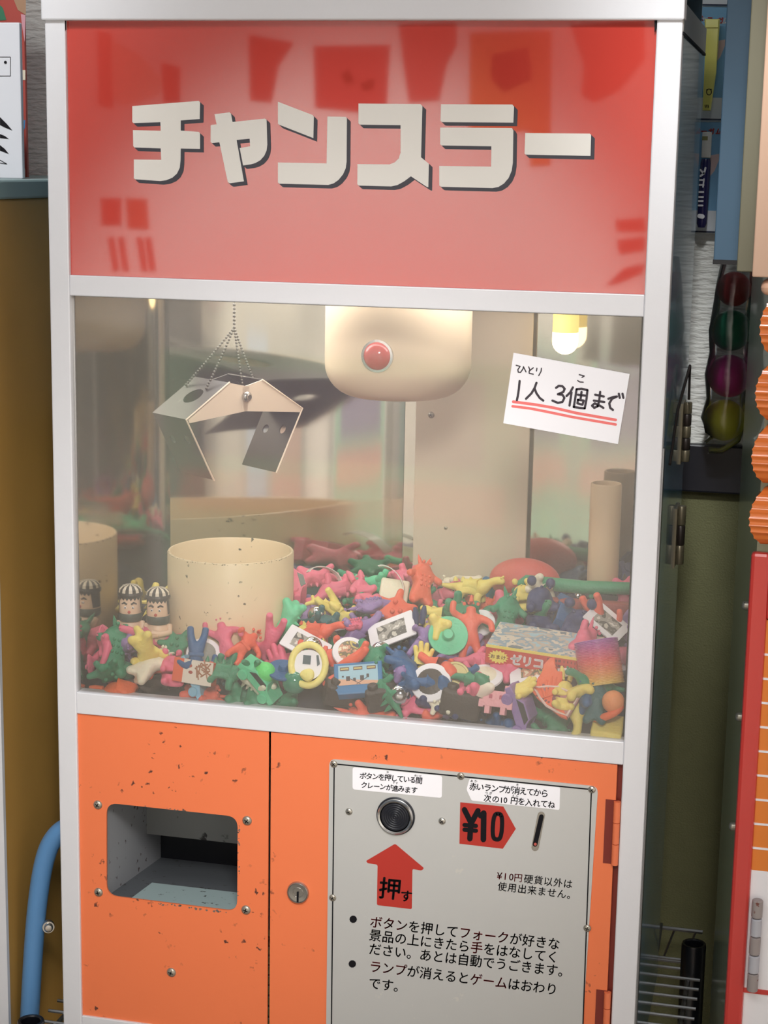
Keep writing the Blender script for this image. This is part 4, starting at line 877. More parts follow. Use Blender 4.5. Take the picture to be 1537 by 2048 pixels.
def mk_badge(face=None):
    bm = B(); lathe(bm, [(0, .003), (.010, .0024), (.0145, .0008), (.0150, -.0006), (.014, -.0012), (0, -.0008)], seg=32); o = root('pin_badge', bm, PAPER)
    b = B(); lathe(b, [(0, .00325), (.009, .0028), (.0105, .0022)], seg=28); obj('printed_face', b, face or RUB, o, True); return o
def picture_mat(name, cols, sc_=120):
    m = mat(name, cols[0], .45); nt = m.node_tree; b = nt.nodes['Principled BSDF']; tc = nt.nodes.new('ShaderNodeTexCoord'); v = nt.nodes.new('ShaderNodeTexNoise'); v.inputs['Scale'].default_value = sc_; v.inputs['Detail'].default_value = 3
    r = nt.nodes.new('ShaderNodeValToRGB'); r.color_ramp.interpolation = 'CONSTANT'
    while len(r.color_ramp.elements) < len(cols): r.color_ramp.elements.new(.5)
    for i, c in enumerate(cols): r.color_ramp.elements[i].position = .30 + .42 * i / len(cols) if i else 0; r.color_ramp.elements[i].color = lin(c) + (1,)
    nt.links.new(tc.outputs['Object'], v.inputs['Vector']); nt.links.new(v.outputs['Fac'], r.inputs['Fac']); nt.links.new(r.outputs['Color'], b.inputs['Base Color']); return m
PIC = picture_mat('printed_picture', [(238, 230, 200), (206, 150, 120), (120, 110, 84), (212, 190, 110), (80, 84, 96)])
PICG = picture_mat('printed_grey', [(226, 222, 214), (168, 164, 156), (92, 90, 86), (206, 202, 190)], 90)
PICB = picture_mat('printed_scene', [(172, 206, 220), (204, 190, 176), (150, 172, 188), (226, 214, 196), (120, 132, 140)], 60)
def mk_card(pm=None, w=.019, h=.013, name='picture_card'):
    bm = B(); prism(bm, [(x, y, -.0006) for x, y in rpoly([(-w, -h), (w, -h), (w, h), (-w, h)], .0016, 3)], (0, 0, .0012)); o = root(name, bm, PAPER, False)
    b = B(); prism(b, [(-w * .62, -h * .62, .0006), (w * .62, -h * .62, .0006), (w * .62, h * .62, .0006), (-w * .62, h * .62, .0006)], (0, 0, .0001)); obj('printed_picture', b, pm or PIC, o); return o
def mk_medal():
    bm = B(); lathe(bm, [(0, .0006), (.0095, .0006), (.0098, .0012), (.0112, .0012), (.0116, .0004), (.0116, -.0010), (0, -.001)], seg=36); o = root('toy_coin', bm, mat('dull_gold', (196, 182, 128), .35, .7))
    b = B(); box(b, -.0012, .0012, -.005, .005, .0006, .0011); box(b, -.005, .005, -.0012, .0012, .0006, .0011); obj('stamped_mark', b, mat('dull_gold', (196, 182, 128)), o); return o
def mk_block():
    bm = B(); box(bm, -.012, .012, -.012, .012, -.008, .008, .002)
    for x in (-.006, .006):
        for y in (-.006, .006): lathe(bm, [(.0036, .007), (.0036, .0100), (.003, .0108), (0, .0108)], (x, y, 0), seg=14)
    return root('rubber_block', bm, RUB, True)
KIND = {}
for i in range(3): KIND['monster%d' % i] = (mk_rubber('rubber_monster', k_monster, i), 'rubber monster figurine', 'figurine')
for i in range(2): KIND['dino%d' % i] = (mk_rubber('rubber_dinosaur', k_dino, i), 'rubber dinosaur figurine', 'figurine'); KIND['man%d' % i] = (mk_rubber('rubber_wrestler', k_man, i), 'rubber human-shaped figurine', 'figurine')
KIND['bear0'] = (mk_rubber('rubber_bear', k_bear, 0), 'rubber bear figurine', 'figurine'); KIND['bear1'] = (mk_rubber('rubber_rabbit', k_bear, 1), 'rubber rabbit figurine', 'figurine')
KIND['hand'] = (mk_rubber('rubber_hand', k_hand, 0), 'rubber hand-shaped toy', 'toy'); KIND['crab'] = (mk_rubber('rubber_crab', k_crab, 0), 'rubber starfish-shaped toy', 'toy'); KIND['fish'] = (mk_rubber('rubber_fish', k_fish, 0), 'rubber fish toy', 'toy')
KIND['car'] = (mk_car, 'plastic toy car', 'toy car'); KIND['ball'] = (mk_ball, 'shiny super ball', 'ball'); KIND['silver'] = (mk_silver, 'chrome toy ball', 'ball'); KIND['ring'] = (mk_ring, 'toy ring with a coloured stone', 'toy ring')
KIND['badgec'] = (mk_badge, 'round badge', 'badge'); KIND['badge'] = (lambda: mk_badge(PIC), 'white-rimmed round badge', 'badge'); KIND['card'] = (mk_card, 'small white picture card', 'card'); KIND['medal'] = (mk_medal, 'dull gold toy coin', 'coin'); KIND['block'] = (mk_block, 'studded rubber block', 'toy')
PROTO = {}
def copy_tree(o, parent=None):
    c = o.copy(); COL.objects.link(c)
    if parent: c.parent = parent; c.matrix_parent_inverse = o.matrix_parent_inverse.copy()
    for chd in list(o.children): copy_tree(chd, c)
    return c
def paint(o, rgb):
    o.color = lin(rgb) + (1,)
    for c in o.children: paint(c, rgb)
def toy(kind, color, loc, rot, size=1.0):
    fn, noun, cat = KIND[kind]
    if kind not in PROTO: o = PROTO[kind] = fn()
    else: o = copy_tree(PROTO[kind])
    o.location = loc; o.rotation_mode = 'QUATERNION'; o.rotation_quaternion = rot; o.scale = (size,) * 3
    paint(o, PAL[color]); o['category'] = cat; o['group'] = 'small toys heaped in the claw machine'
    return o
LAND = []           # landmarks: (photo x, photo y, phrase)
def E3(x, y, z): return Euler((math.radians(x), math.radians(y), math.radians(z))).to_quaternion()
PA, PB = .985, .30
def pile(px, py, dz=0.0): q = UP(px, py, PA, PB); q.z += dz; return q
HEROES = []
def low_corner(o, M):
    r = [M @ v.co for v in o.data.vertices] if o.type == 'MESH' else []
    for c in o.children: r += low_corner(c, M @ c.matrix_parent_inverse @ c.matrix_basis)
    return r
def fit_inside(o):
    """keep a toy behind the pane and inside the right mirror wall"""
    M = Matrix.LocRotScale(o.location, o.rotation_quaternion, o.scale); pts = low_corner(o, M)
    y0 = min(p.y for p in pts); x1 = max(p.x for p in pts)
    if y0 < .0086: o.location.y += .0086 - y0
    if x1 > .5075: o.location.x -= x1 - .5075
def hero(o, label, cat, px, py, dz=0.0, rot=(0, 0, 0), size=1.0, phrase=None, rad=.016, group=None, color=None, y=None):
    q = pile(px, py) if y is None else U(px, py, y); q.z += dz
    o.location = q; o.rotation_mode = 'QUATERNION'; o.rotation_quaternion = E3(*rot); o.scale = (size,) * 3
    fit_inside(o)
    if color: paint(o, PAL[color] if isinstance(color, str) else color)
    tag(o, label, cat, group or 'small toys heaped in the claw machine'); HEROES.append((q.copy(), rad))
    if phrase: LAND.append((px, py, phrase))
    return o
def heroR(kind, color, label, px, py, rot, size=1.0, dz=.006, rad=.014, phrase=None, y=None):
    o = toy(kind, color, (0, 0, 0), (1, 0, 0, 0)); return hero(o, label, KIND[kind][2], px, py, dz, rot, size * 1.13, phrase, rad, None, None, y)
# -- one-off toys
def mk_doll():
    SK, HAIR, BRD = mat('doll_skin', (240, 206, 176), .4), mat('doll_hair', (44, 42, 44), .4), mat('doll_beard', (70, 82, 74), .4)
    o = empty('bearded_doll')
    bm = B(); lathe(bm, [(0, 0), (.009, 0), (.0105, .003), (.0105, .012), (.008, .0185), (.006, .020), (0, .020)], seg=28); obj('body', bm, SK, o, True)
    for s in (-1, 1):
        bm = B(); tube(bm, [(.0098 * s, 0, .0155), (.0112 * s, -.005, .010), (.004 * s, -.0118, .009 + .001 * s), (-.003 * s, -.0125, .0105 + .001 * s)], [.0030, .0030, .0027, .0024], 10); obj('arm', bm, SK, o, True)
    bm = B(); lathe(bm, [(0, .018), (.0085, .018), (.0098, .022), (.0098, .035), (.009, .040), (0, .041)], seg=32); obj('head', bm, SK, o, True)
    bm = B()   # hair: the back half with a jagged fringe
    ring_t = [(.0102 * math.cos(t), .0102 * math.sin(t)) for t in [k * PI / 18 for k in range(36)]]
    for k in range(36):
        (x0, y0), (x1, y1) = ring_t[k], ring_t[(k + 1) % 36]
        low = lambda y, kk: .026 if y > -.0035 else (.0392 if kk % 2 else .0368)
        bm.faces.new([bm.verts.new(p) for p in ((x0, y0, low(y0, k)), (x1, y1, low(y1, k + 1)), (x1 * .96, y1 * .96, .0415), (x0 * .96, y0 * .96, .0415))])
    obj('hair', bm, HAIR, o, True)
    bm = B(); lathe(bm, [(.0108, .0395), (.0112, .0415), (.0106, .0435)], seg=32, mi=0)
    for k in range(20):
        t0, t1 = 2 * PI * k / 20, 2 * PI * (k + 1) / 20; prof = [(.0104, .043), (.0098, .0462), (.007, .0488), (0, .0502)]
        for (r0, z0), (r1, z1) in zip(prof, prof[1:]):
            ps = [(r0 * math.cos(t0), r0 * math.sin(t0), z0), (r0 * math.cos(t1), r0 * math.sin(t1), z0)] + ([(r1 * math.cos(t1), r1 * math.sin(t1), z1), (r1 * math.cos(t0), r1 * math.sin(t0), z1)] if r1 > 0 else [(0, 0, z1)])
            bm.faces.new([bm.verts.new(p) for p in ps]).material_index = 1 if k % 2 else 0
    obj('striped_cap', bm, [HAIR, mat('cap_cream', (232, 220, 200), .5)], o)
    bm = B(); lathe(bm, [(.0098, .0175), (.0106, .0195), (.0106, .0238), (.0100, .0248)], seg=32); obj('beard', bm, BRD, o, True)
    for s in (-1, 1):
        bm = B(); tube(bm, [(.0064 * s, -.0078, .0338), (.0042 * s, -.0093, .0352), (.0018 * s, -.0100, .0338)], [.0006, .0010, .0008], 6); obj('eyebrow', bm, HAIR, o, True)
        bm = B(); ball(bm, (.0034 * s, -.0093, .0308), .0012, 10, 8); ball(bm, (.0034 * s, -.0103, .0308), .0006, 8, 6, (1, 1, 1), 1); obj('eye', bm, [PAPER, INK], o, True)
    bm = B(); ball(bm, (0, -.0101, .0268), .0014, 10, 8); obj('nose', bm, mat('nose_red', (196, 80, 70), .4), o, True)
    return o
for k, (px, py, rz, lb) in enumerate(((262, 1275, 14, 'bearded doll in a striped cap, nearer the left mirror wall'), (317, 1281, 8, 'bearded doll in a striped cap, directly beside the cream chute'))):
    o = mk_doll() if k == 0 else copy_tree(doll0)
    if k == 0: doll0 = o
    hero(o, lb, 'doll', px, py, -.001, (0, 0, rz), 1.04, ('the doll nearer the mirror', 'the doll by the chute')[k], .013, 'pair of bearded dolls')
def mk_cartridge():
    o = empty('game_cartridge'); BL = mat('cartridge_blue', (62, 126, 176), .4)
    bm = B(); prism(bm, [(x, y, -.0055) for x, y in ((-.019, .013), (.019, .013), (.019, -.010), (.0165, -.010), (.0165, -.014), (-.0165, -.014), (-.0165, -.010), (-.019, -.010))], (0, 0, .010), 0, .0009); obj('shell', bm, BL, o)
    bm = B(); prism(bm, [(x, y, .0045) for x, y in ((-.0155, .0105), (.0155, .0105), (.0155, -.0065), (-.0155, -.0065))], (0, 0, .0003), 0)
    for k, x in enumerate((-.0105, 0, .0105)): box(bm, x - .0036, x + .0036, .0060, .0090, .0048, .0050, 0, 1); box(bm, x - .003, x + .003, .0069, .0080, .00495, .00515, 0, 4)
    prism(bm, [(-.0155, -.0065, .00485), (.0155, -.0065, .00485), (.0155, -.0040, .00485), (-.0155, -.0010, .00485)], (0, 0, .0001), 2)
    for (x, y, w, h) in ((-.008, -.001, .003, .004), (-.003, -.002, .0022, .0026), (.003, -.001, .003, .004), (.0075, .0005, .002, .003), (-.012, .001, .0014, .0014)): box(bm, x - w / 2, x + w / 2, y - h / 2, y + h / 2, .00488, .0051, 0, 3)
    for s in (-1, 1): prism(bm, [(-.002 * s, -.0063, .0050), (-.0012 * s, -.0063, .0050), (.007 * s, -.0012, .0050), (.006 * s, -.0012, .0050)], (0, 0, .0001), 3)
    obj('sticker', bm, [mat('sticker_sky', (166, 204, 220), .4), mat('sticker_brown', (120, 92, 74), .4), mat('sticker_sand', (226, 176, 146), .4), mat('sticker_dark', (78, 70, 72), .4), mat('sticker_yellow', (214, 200, 130), .4)], o); return o
hero(mk_cartridge(), 'miniature blue game cartridge with a pictured sticker, lying against the pane', 'toy', 707, 1384, .006, (48, -6, 12), 1.12, 'the blue game cartridge', .021)
def mk_gamebox():
    o = empty('flat_toy_box'); RB = mat('box_red', (206, 66, 54), .4); w, d, h = .048, .030, .017
    bm = B(); box(bm, -w, w, -d, d, 0, h, .0006); obj('carton', bm, RB, o)
    bm = B(); box(bm, -w + .0005, w - .0005, -d + .0005, d - .0005, h, h + .0006); obj('lid_picture', bm, PICB, o)
    bm = B(); box(bm, -w, w, -d - .0004, -d + .0004, h - .0022, h + .0002); obj('yellow_edge', bm, mat('edge_yellow', (242, 222, 110), .4), o)
    bm = B(); cx, cz = -.0365, .0072; pts = [((.0096 if k % 2 else .0072) * math.cos(k * PI / 16), (.0064 if k % 2 else .0048) * math.sin(k * PI / 16)) for k in range(32)]
    flat(bm, [(cx + a, -d - .0005, cz + b) for a, b in pts], 0)
    def gl(ch, x, z, s, mi, bold=0):
        vs, fs = glyph(ch)
        for ox, oz in ([(0, 0)] if not bold else [(bold, 0), (-bold, 0), (0, bold), (0, -bold)]):
            nv = [bm.verts.new((x + (v.x - .5) * s + ox, -d - .0007, z + (v.y - .38) * s + oz)) for v in vs]
            for f in fs: bm.faces.new([nv[i] for i in f]).material_index = mi
    for i, ch in enumerate('おまけ'): gl(ch, cx - .0048 + i * .0048, cz, .0044, 2, .0001)
    for i, ch in enumerate('ゼリコ'): gl(ch, -.0205 + i * .0098, .0072, .0105, 1, .0006)
    for r in range(3):
        for i in range(11 - r * 3): box(bm, .0065 + i * .0032 + (.0016 if i > 3 else 0), .0088 + i * .0032, -d - .0006, -d - .0004, .0110 - r * .0046, .0132 - r * .0046, 0, 2)
    obj('side_lettering', bm, [mat('edge_yellow', (242, 222, 110)), PAPER, mat('print_dark_red', (112, 40, 40), .5)], o); return o
hero(mk_gamebox(), 'flat red toy box with white lettering and a blue pictured lid', 'box', 1090, 1322, .002, (5, 4, -1), 1.0, 'the red toy box', .036)
def mk_slinky():
    bm = B(); n = 30
    prof = []
    for k in range(n): z = k * .0013; prof += [(.0182, z), (.0190, z + .0004), (.0190, z + .0008), (.0182, z + .0012)]
    prof += [(.0165, n * .0013), (.0165, 0), (.0182, 0)]
    lathe(bm, prof, seg=48)
    m = mat('rainbow_plastic', (230, 140, 120), .3); nt = m.node_tree; b = nt.nodes['Principled BSDF']; tc = nt.nodes.new('ShaderNodeTexCoord'); sx = nt.nodes.new('ShaderNodeSeparateXYZ'); mr_ = nt.nodes.new('ShaderNodeMapRange'); mr_.inputs[2].default_value = .039
    r = nt.nodes.new('ShaderNodeValToRGB'); cols = [(0, (240, 214, 120)), (.3, (238, 150, 92)), (.55, (234, 104, 110)), (.8, (206, 96, 160)), (1, (176, 110, 186))]
    while len(r.color_ramp.elements) < 5: r.color_ramp.elements.new(.5)
    for i, (p, c) in enumerate(cols): r.color_ramp.elements[i].position = p; r.color_ramp.elements[i].color = lin(c) + (1,)
    nt.links.new(tc.outputs['Object'], sx.inputs[0]); nt.links.new(sx.outputs['Z'], mr_.inputs[0]); nt.links.new(mr_.outputs[0], r.inputs[0]); nt.links.new(r.outputs[0], b.inputs['Base Color'])
    return root('spring_toy', bm, m, True, 30)
hero(mk_slinky(), 'rainbow coiled spring toy shading from purple down to yellow', 'spring toy', 1206, 1384, .006, (-20, -7, 20), 1.0, 'the rainbow spring', .024)
def mk_top():
    bm = B(); lathe(bm, [(0, -.012), (.002, -.010), (.004, -.006), (.012, -.003), (.0165, .0), (.0172, .0015), (.0168, .003), (.0150, .0032), (.0135, .0026), (.006, .0026), (.0052, .0032), (.0048, .0075), (.0038, .0088), (0, .0088)], seg=40); return root('spinning_top', bm, RUB, True, 35)
hero(mk_top(), 'large mint green spinning top tipped towards the window', 'spinning top', 896, 1300, .013, (62, 4, 12), 1.05, 'the mint spinning top', .019, None, 'mint')
hero(copy_tree(HEROES and bpy.data.objects['spinning_top']), 'glossy blue spinning top between the green ball and yellow charm', 'spinning top', 560, 1362, .006, (20, 10, 0), .85, None, .016, None, 'blue')
def mk_snackbox():
    o = empty('snack_box'); bm = B(); box(bm, -.018, .018, -.0065, .0065, -.010, .010, .0005); obj('carton', bm, mat('snack_orange', (238, 100, 52), .4), o)
    bm = B(); box(bm, -.0085, .0182, -.0068, -.0064, -.010, .0102); obj('printed_front', bm, mat('snack_white', (240, 230, 214), .4), o)
    bm = B(); rnd = random.Random(5)
    for k in range(12): a = rnd.uniform(.3, 2.8); x = rnd.uniform(.004, .014); z = rnd.uniform(-.001, .007); d = Vector((math.cos(a), 0, math.sin(a))) * .005; tube(bm, [Vector((x, -.0070, z)) - d, Vector((x, -.0070, z)) + d], .0006, 5)
    obj('printed_sticks', bm, mat('snack_brown', (170, 110, 70), .4), o, True)
    bm = B(); ball(bm, (-.003, -.0068, .005), .0024, 12, 8, (1, .15, .7)); ball(bm, (-.0015, -.0068, -.0005), .002, 12, 8, (1, .15, .7)); obj('printed_badge', bm, mat('snack_red', (176, 60, 44), .4), o, True); return o
hero(mk_snackbox(), 'tiny orange and white snack box printed with brown sticks', 'box', 380, 1358, .003, (-12, 3, -4), 1.05, 'the tiny snack box', .017)
def mk_charm():
    o = empty('ring_charm'); bm = B(); tube(bm, [(.0152 * math.cos(k * PI / 16), .0182 * math.sin(k * PI / 16), 0) for k in range(32)], .0032, 10, 0, False, True); obj('frame_ring', bm, RUB, o, True)
    bm = B(); lathe(bm, [(0, .001), (.0135, .001), (.0135, -.001), (0, -.001)], seg=32); obj('white_disc', bm, PAPER, o)
    bm = B(); prism(bm, [(-.005, .001, .0011), (.002, .000, .0011), (.003, .008, .0011), (-.004, .009, .0011)], (0, 0, .0002)); prism(bm, [(.008, -.002, .0011), (.0105, .000, .0011), (.0095, .008, .0011), (.0075, .008, .0011)], (0, 0, .0002)); obj('printed_mark', bm, mat('charm_print', (70, 90, 96), .5), o)
    bm = skin([(0, -9, 3, 5.5), (-4, -14, 3, 3), (5, -13, 3, 3), (6, -6, 4, 3.4), (-7, -7, 3, 2.5)], [(0, 1), (0, 2), (0, 3), (0, 4)]); obj('moulded_figure', bm, RUB, o)
    return o
hero(mk_charm(), 'pale yellow ring charm with a white disc, standing against the pane', 'charm', 617, 1356, .012, (64, -6, 8), 1.0, 'the yellow ring charm', .021, None, (246, 232, 140))
def mk_ship():
    o = empty('boat_charm'); bm = B(); pts = [(-.022, 0)] + [(-.018 + .030 * t, .0105 * math.sin(min(1, t * 1.3) * PI / 2)) for t in (.1, .3, .6, 1)] + [(.021, .0095)] ; full = pts + [(x, -y) for x, y in pts[:0:-1]]
    prism(bm, [(x, y, -.002) for x, y in full], (0, 0, .0035), 0, .0006); obj('hull', bm, mat('clear_pink', (226, 160, 158), .15, 0, .6, trans=.25), o)
    bm = B(); tube(bm, [(x * .93, y * .93, .0020) for x, y in full], .0011, 6, 0, False, True); obj('rim', bm, mat('charm_rim', (236, 208, 200), .25), o, True)
    bm = B(); ball(bm, (-.026, 0, 0), .003, 12, 8, (1.3, 1, .8)); tube(bm, [(-.024 + .0035 * math.cos(k * PI / 8), .0035 * math.sin(k * PI / 8), 0) for k in range(16)], .0008, 6, 0, False, True); obj('hanging_loop', bm, mat('clear_pink', (226, 160, 158)), o, True)
    bm = B()
    for k in range(5): ball(bm, (-.012 + k * .003, .0055 - k * .0001, .0016), .0012, 8, 6, (1, 1, .3)); ball(bm, (-.012 + k * .003, -.0055, .0016), .0012, 8, 6, (1, 1, .3))
    ball(bm, (.004, 0, .0016), .0036, 12, 8, (1, 1, .35)); obj('moulded_holes', bm, mat('charm_dark', (140, 70, 72), .4), o, True); return o
hero(mk_ship(), 'translucent pink boat-shaped charm with a hanging loop, at the lower pane edge', 'charm', 1092, 1448, .012, (50, 14, -22), 1.05, 'the pink boat charm', .021)
def mk_brush():
    o = empty('pink_brush'); bm = B(); tube(bm, [(-.026, 0, 0), (0, 0, 0)], .0019, 10); obj('handle', bm, PAPER, o, True)
    bm = skin([(0, 0, 0, 3), (8, 0, 1, 5.5), (15, 0, 1, 4), (10, 6, 2, 2.6), (10, -6, 2, 2.6), (17, 5, 1, 2.2), (17, -5, 1, 2.2)], [(0, 1), (1, 2), (1, 3), (1, 4), (2, 5), (2, 6)]); 
    for k in range(14): ball(bm, (.006 + .0009 * k, .005 * math.sin(k * 2.1), .005), .0013, 7, 5)
    obj('frilled_head', bm, RUB, o); return o
hero(mk_brush(), 'pink frilled toy brush with a white stick handle', 'toy', 690, 1276, .010, (30, -14, -2), .95, 'the pink frilled brush', .016, None, 'pink')
def mk_fin():
    bm = B(); out = [(-.006, .034), (-.002, .036), (.001, .026), (.006, .020), (.009, .024), (.012, .016), (.014, .006), (.020, -.008), (.030, -.020), (.022, -.019), (.008, -.013), (-.004, -.008), (-.013, -.001), (-.008, .002), (-.011, .010), (-.007, .018), (-.010, .024)]
    prism(bm, [(x, y, -.0022) for x, y in rpoly(out, .002, 2)], (0, 0, .0044), 0, .0015)
    for k in range(5): tube(bm, [(.004 + k * .001, -.006 + k * .001, .0025), (-.006 + k * .0042, .006 + k * .005 - max(0, k - 2) * .005, .0022)], [.0018, .0007], 6)
    return root('rubber_fin', bm, RUB, True, 50)
hero(mk_fin(), 'big orange spiky fin-shaped rubber toy in front of the picture card', 'toy', 1082, 1416, .008, (50, 5, -14), .95, 'the orange fin', .022, None, (246, 112, 66))
def mk_robot():
    bm = B()
    for (x, z, w, h) in ((0, 0, .020, .012), (-.008, .008, .004, .005), (.008, .008, .004, .005), (-.011, -.004, .004, .006), (.011, -.004, .004, .006), (-.006, -.0085, .004, .006), (.006, -.0085, .004, .006)): box(bm, x - w / 2, x + w / 2, -.0035, .0035, z - h / 2, z + h / 2, .0005)
    for x in (-.004, .004): box(bm, x - .0012, x + .0012, -.0040, -.0030, .000, .003, 0, 1)
    return root('blocky_toy', bm, [RUB, mat('pink_dark', (190, 90, 110))], False)
hero(mk_robot(), 'pale pink blocky toy pressed to the pane beside the purple car', 'toy', 984, 1428, .006, (-18, 0, -6), 1.15, 'the pale pink blocky toy', .015, None, (242, 176, 182))
def mk_cone():
    bm = B(); lathe(bm, [(0, -.016), (.010, -.016), (.0115, -.012), (.008, 0), (.004, .012), (0, .019)], seg=24); return root('cream_cone', bm, mat('cream_plastic', (242, 232, 214), .4), True)
hero(mk_cone(), 'cream pointed cone toy above the pale pink blocky toy', 'toy', 966, 1396, .006, (40, 56, 0), .95, None, .016)
# -- cards, coin, badges, balls that can be picked out
hero(mk_card(PICG, .021, .014, 'photo_card'), 'grey pictured photo card leaning beside the pink brush', 'card', 784, 1282, .010, (36, -24, 8), 1.05, 'the grey photo card', .019)
hero(mk_card(PIC, .026, .0165, 'picture_card'), 'large white card with a yellow picture behind the orange fin', 'card', 1078, 1356, .010, (30, -13, 6), 1.0, 'the white picture card', .02)
hero(mk_card(PICG, .021, .0135, 'white_card'), 'white card standing behind the yellow ring charm', 'card', 612, 1302, .006, (30, 24, 0), 1.0, None, .015)
hero(mk_card(PICG, .019, .016, 'clear_card'), 'pale glossy card leaning on the right behind the red box', 'card', 1214, 1266, .010, (20, 35, -10), 1.0, None, .016)
heroR('medal', 'yellow', 'dull gold toy coin standing under the mint spinning top', 911, 1366, (66, 0, 0), 1.0, .006, .013, 'the gold coin')
heroR('badgec', 'cream', 'white oval badge lying flat right of the gold coin', 968, 1362, (22, 0, 0), 1.0, .004, .014)
heroR('badgec', 'brown', 'white and dark badge with a printed face left of the gold coin', 862, 1378, (56, 0, 0), 1.05, .006, .016, 'the dark-faced badge')
heroR('badgec', 'grey', 'white-rimmed badge leaning on the foot of the cream chute', 408, 1316, (42, 24, 0), .95, .004, .014)
heroR('badge', 'yellow', 'clear-rimmed pictured badge above the blue game cartridge', 700, 1322, (40, 20, 0), .95, .008, .015)
hero(mk_badge(), 'plain white oval disc behind the coral wrestler', 'toy', 962, 1258, .006, (50, 0, 0), .9, None, .012, None, (244, 244, 244))
heroR('silver', 'grey', 'chrome ball under the pane edge right of the cartridge', 786, 1415, (0, 0, 0), 1.0, .003, .01)
heroR('silver', 'grey', 'chrome ball beside the cream chute near the pink brush', 634, 1244, (0, 0, 0), .95, .006, .01)
heroR('silver', 'grey', 'chrome ball below the grey photo card', 762, 1316, (0, 0, 0), .95, .006, .01)
heroR('silver', 'grey', 'chrome ball behind the yellow ring charm', 624, 1316, (0, 0, 0), 1.0, .010, .01)
hero(mk_ball(), 'deep green glassy ball left of the yellow ring charm', 'ball', 574, 1388, .004, (0, 0, 0), 1.05, None, .012)
b2_ = B(); ball(b2_, (0, 0, 0), .0105, 20, 14); hero(root('bouncy_ball', b2_), 'pale orange bouncy ball in the lower right corner', 'ball', 1228, 1430, .008, (0, 0, 0), .92, 'the orange ball', .012, None, (246, 158, 96))
b2_ = B(); ball(b2_, (0, 0, 0), .0105, 20, 14); hero(root('bouncy_ball', b2_), 'bright green bouncy ball above the mint car', 'ball', 526, 1362, .006, (0, 0, 0), .9, 'the bright green ball', .012, None, (104, 226, 122))
b2_ = B(); tube(b2_, [(.014 * math.cos(k * PI / 14), .009 * math.sin(k * PI / 14), 0) for k in range(28)], .0030, 10, 0, False, True); hero(root('rubber_ring', b2_), 'orange rubber ring under the orange ball', 'toy', 1216, 1452, .004, (30, -20, -25), 1.1, None, .012, None, 'orange')
# -- figurines the photo shows clearly
heroR('car', 'pale blue', 'pale blue toy car on its side at the lower left pane edge', 362, 1386, (60, 10, 84), .95, .004, .014, 'the pale blue car')
heroR('car', 'mint', 'mint toy car lying below the bright green ball', 502, 1388, (50, -10, 80), 1.05, .005, .016, 'the mint car')
heroR('car', 'purple', 'purple toy car half hidden at the lower pane edge', 1022, 1470, (70, 0, 80), 1.1, .004, .016)
heroR('monster0', 'pink', 'pink rubber monster lying at the far left below the mirror wall', 192, 1284, (-70, 30, 80), 1.15, .006, .016)
heroR('dino0', 'pink', 'pink rubber dinosaur in front of the bearded dolls', 302, 1288, (10, 20, -70), 1.05, .009, .016)
heroR('monster1', 'green', 'green rubber monster at the far left pane edge', 205, 1334, (-40, 20, 30), 1.35, .010, .020, 'the far left green monster')
heroR('crab', 'green', 'green rubber starfish-shaped toy against the foot of the cream chute', 352, 1296, (40, 10, 0), .95, .006, .013)
heroR('monster2', 'yellow', 'yellow rubber monster below the pink dinosaur', 290, 1322, (-30, 160, 20), 1.1, .009, .016)
heroR('bear0', 'pink', 'pink rubber bear beside the tiny snack box', 318, 1366, (-30, 10, 30), .95, .005, .013)
heroR('man0', 'pink', 'pink human-shaped figurine with a raised arm before the chute', 452, 1304, (-30, -20, 10), 1.1, .012, .014)
heroR('man1', 'coral', 'coral human-shaped figurine right of the pink raised-arm figurine', 494, 1310, (-50, 50, 10), 1.0, .009, .013)
heroR('monster0', 'cream', 'tan rubber monster left of the tiny snack box', 276, 1362, (-60, 30, -20), 1.1, .004, .014)
heroR('dino1', 'green', 'dark green rubber dinosaur right of the tiny snack box', 436, 1366, (20, 10, 100), 1.05, .007, .016)
heroR('man0', 'coral', 'coral human-shaped figurine standing right of the mint spinning top', 944, 1290, (-20, 0, 10), 1.25, .016, .014, 'the coral wrestler')
heroR('crab', 'coral', 'coral many-armed rubber toy behind the grey photo card', 788, 1236, (40, 0, 20), 1.3, .010, .018, 'the coral many-armed toy')
heroR('hand', 'yellow', 'pale yellow long rubber hand behind the mint spinning top', 884, 1242, (-84, 6, 80), 1.0, .008, .018)
heroR('man1', 'purple', 'purple human-shaped figurine left of the mint spinning top', 850, 1300, (-40, 30, 10), .95, .010, .012)
heroR('monster1', 'green', 'mint green rubber monster behind the left end of the red box', 1012, 1254, (-20, 10, 20), 1.15, .012, .014)
heroR('bear0', 'navy', 'navy rubber bear sitting behind the red box', 1082, 1240, (-20, 10, 30), 1.4, .014, .018, 'the navy bear')
heroR('bear0', 'navy', 'navy rubber bear with only its ears showing behind the red box', 1158, 1268, (-10, 0, 0), 1.5, .004, .018)
heroR('monster2', 'pink', 'pink rubber monster leaning on the right end of the red box', 1162, 1312, (-40, 60, 30), 1.1, .014, .013)
heroR('dino1', 'pink', 'pink rubber dinosaur under the left corner of the red box', 1002, 1344, (0, 20, 80), 1.05, .006, .014)
heroR('hand', 'blue', 'blue rubber hand above the white picture card', 1046, 1338, (-60, 0, 20), .8, .008, .012)
heroR('hand', 'yellow', 'yellow rubber hand left of the orange fin', 1034, 1422, (-50, 20, -70), .9, .010, .014)
heroR('fish', 'green', 'green rubber fish lying across the white oval badge', 936, 1378, (10, 80, 80), 1.15, .010, .015)
heroR('bear1', 'yellow', 'yellow rubber rabbit right of the orange fin', 1128, 1398, (-40, 10, 10), .9, .008, .014)
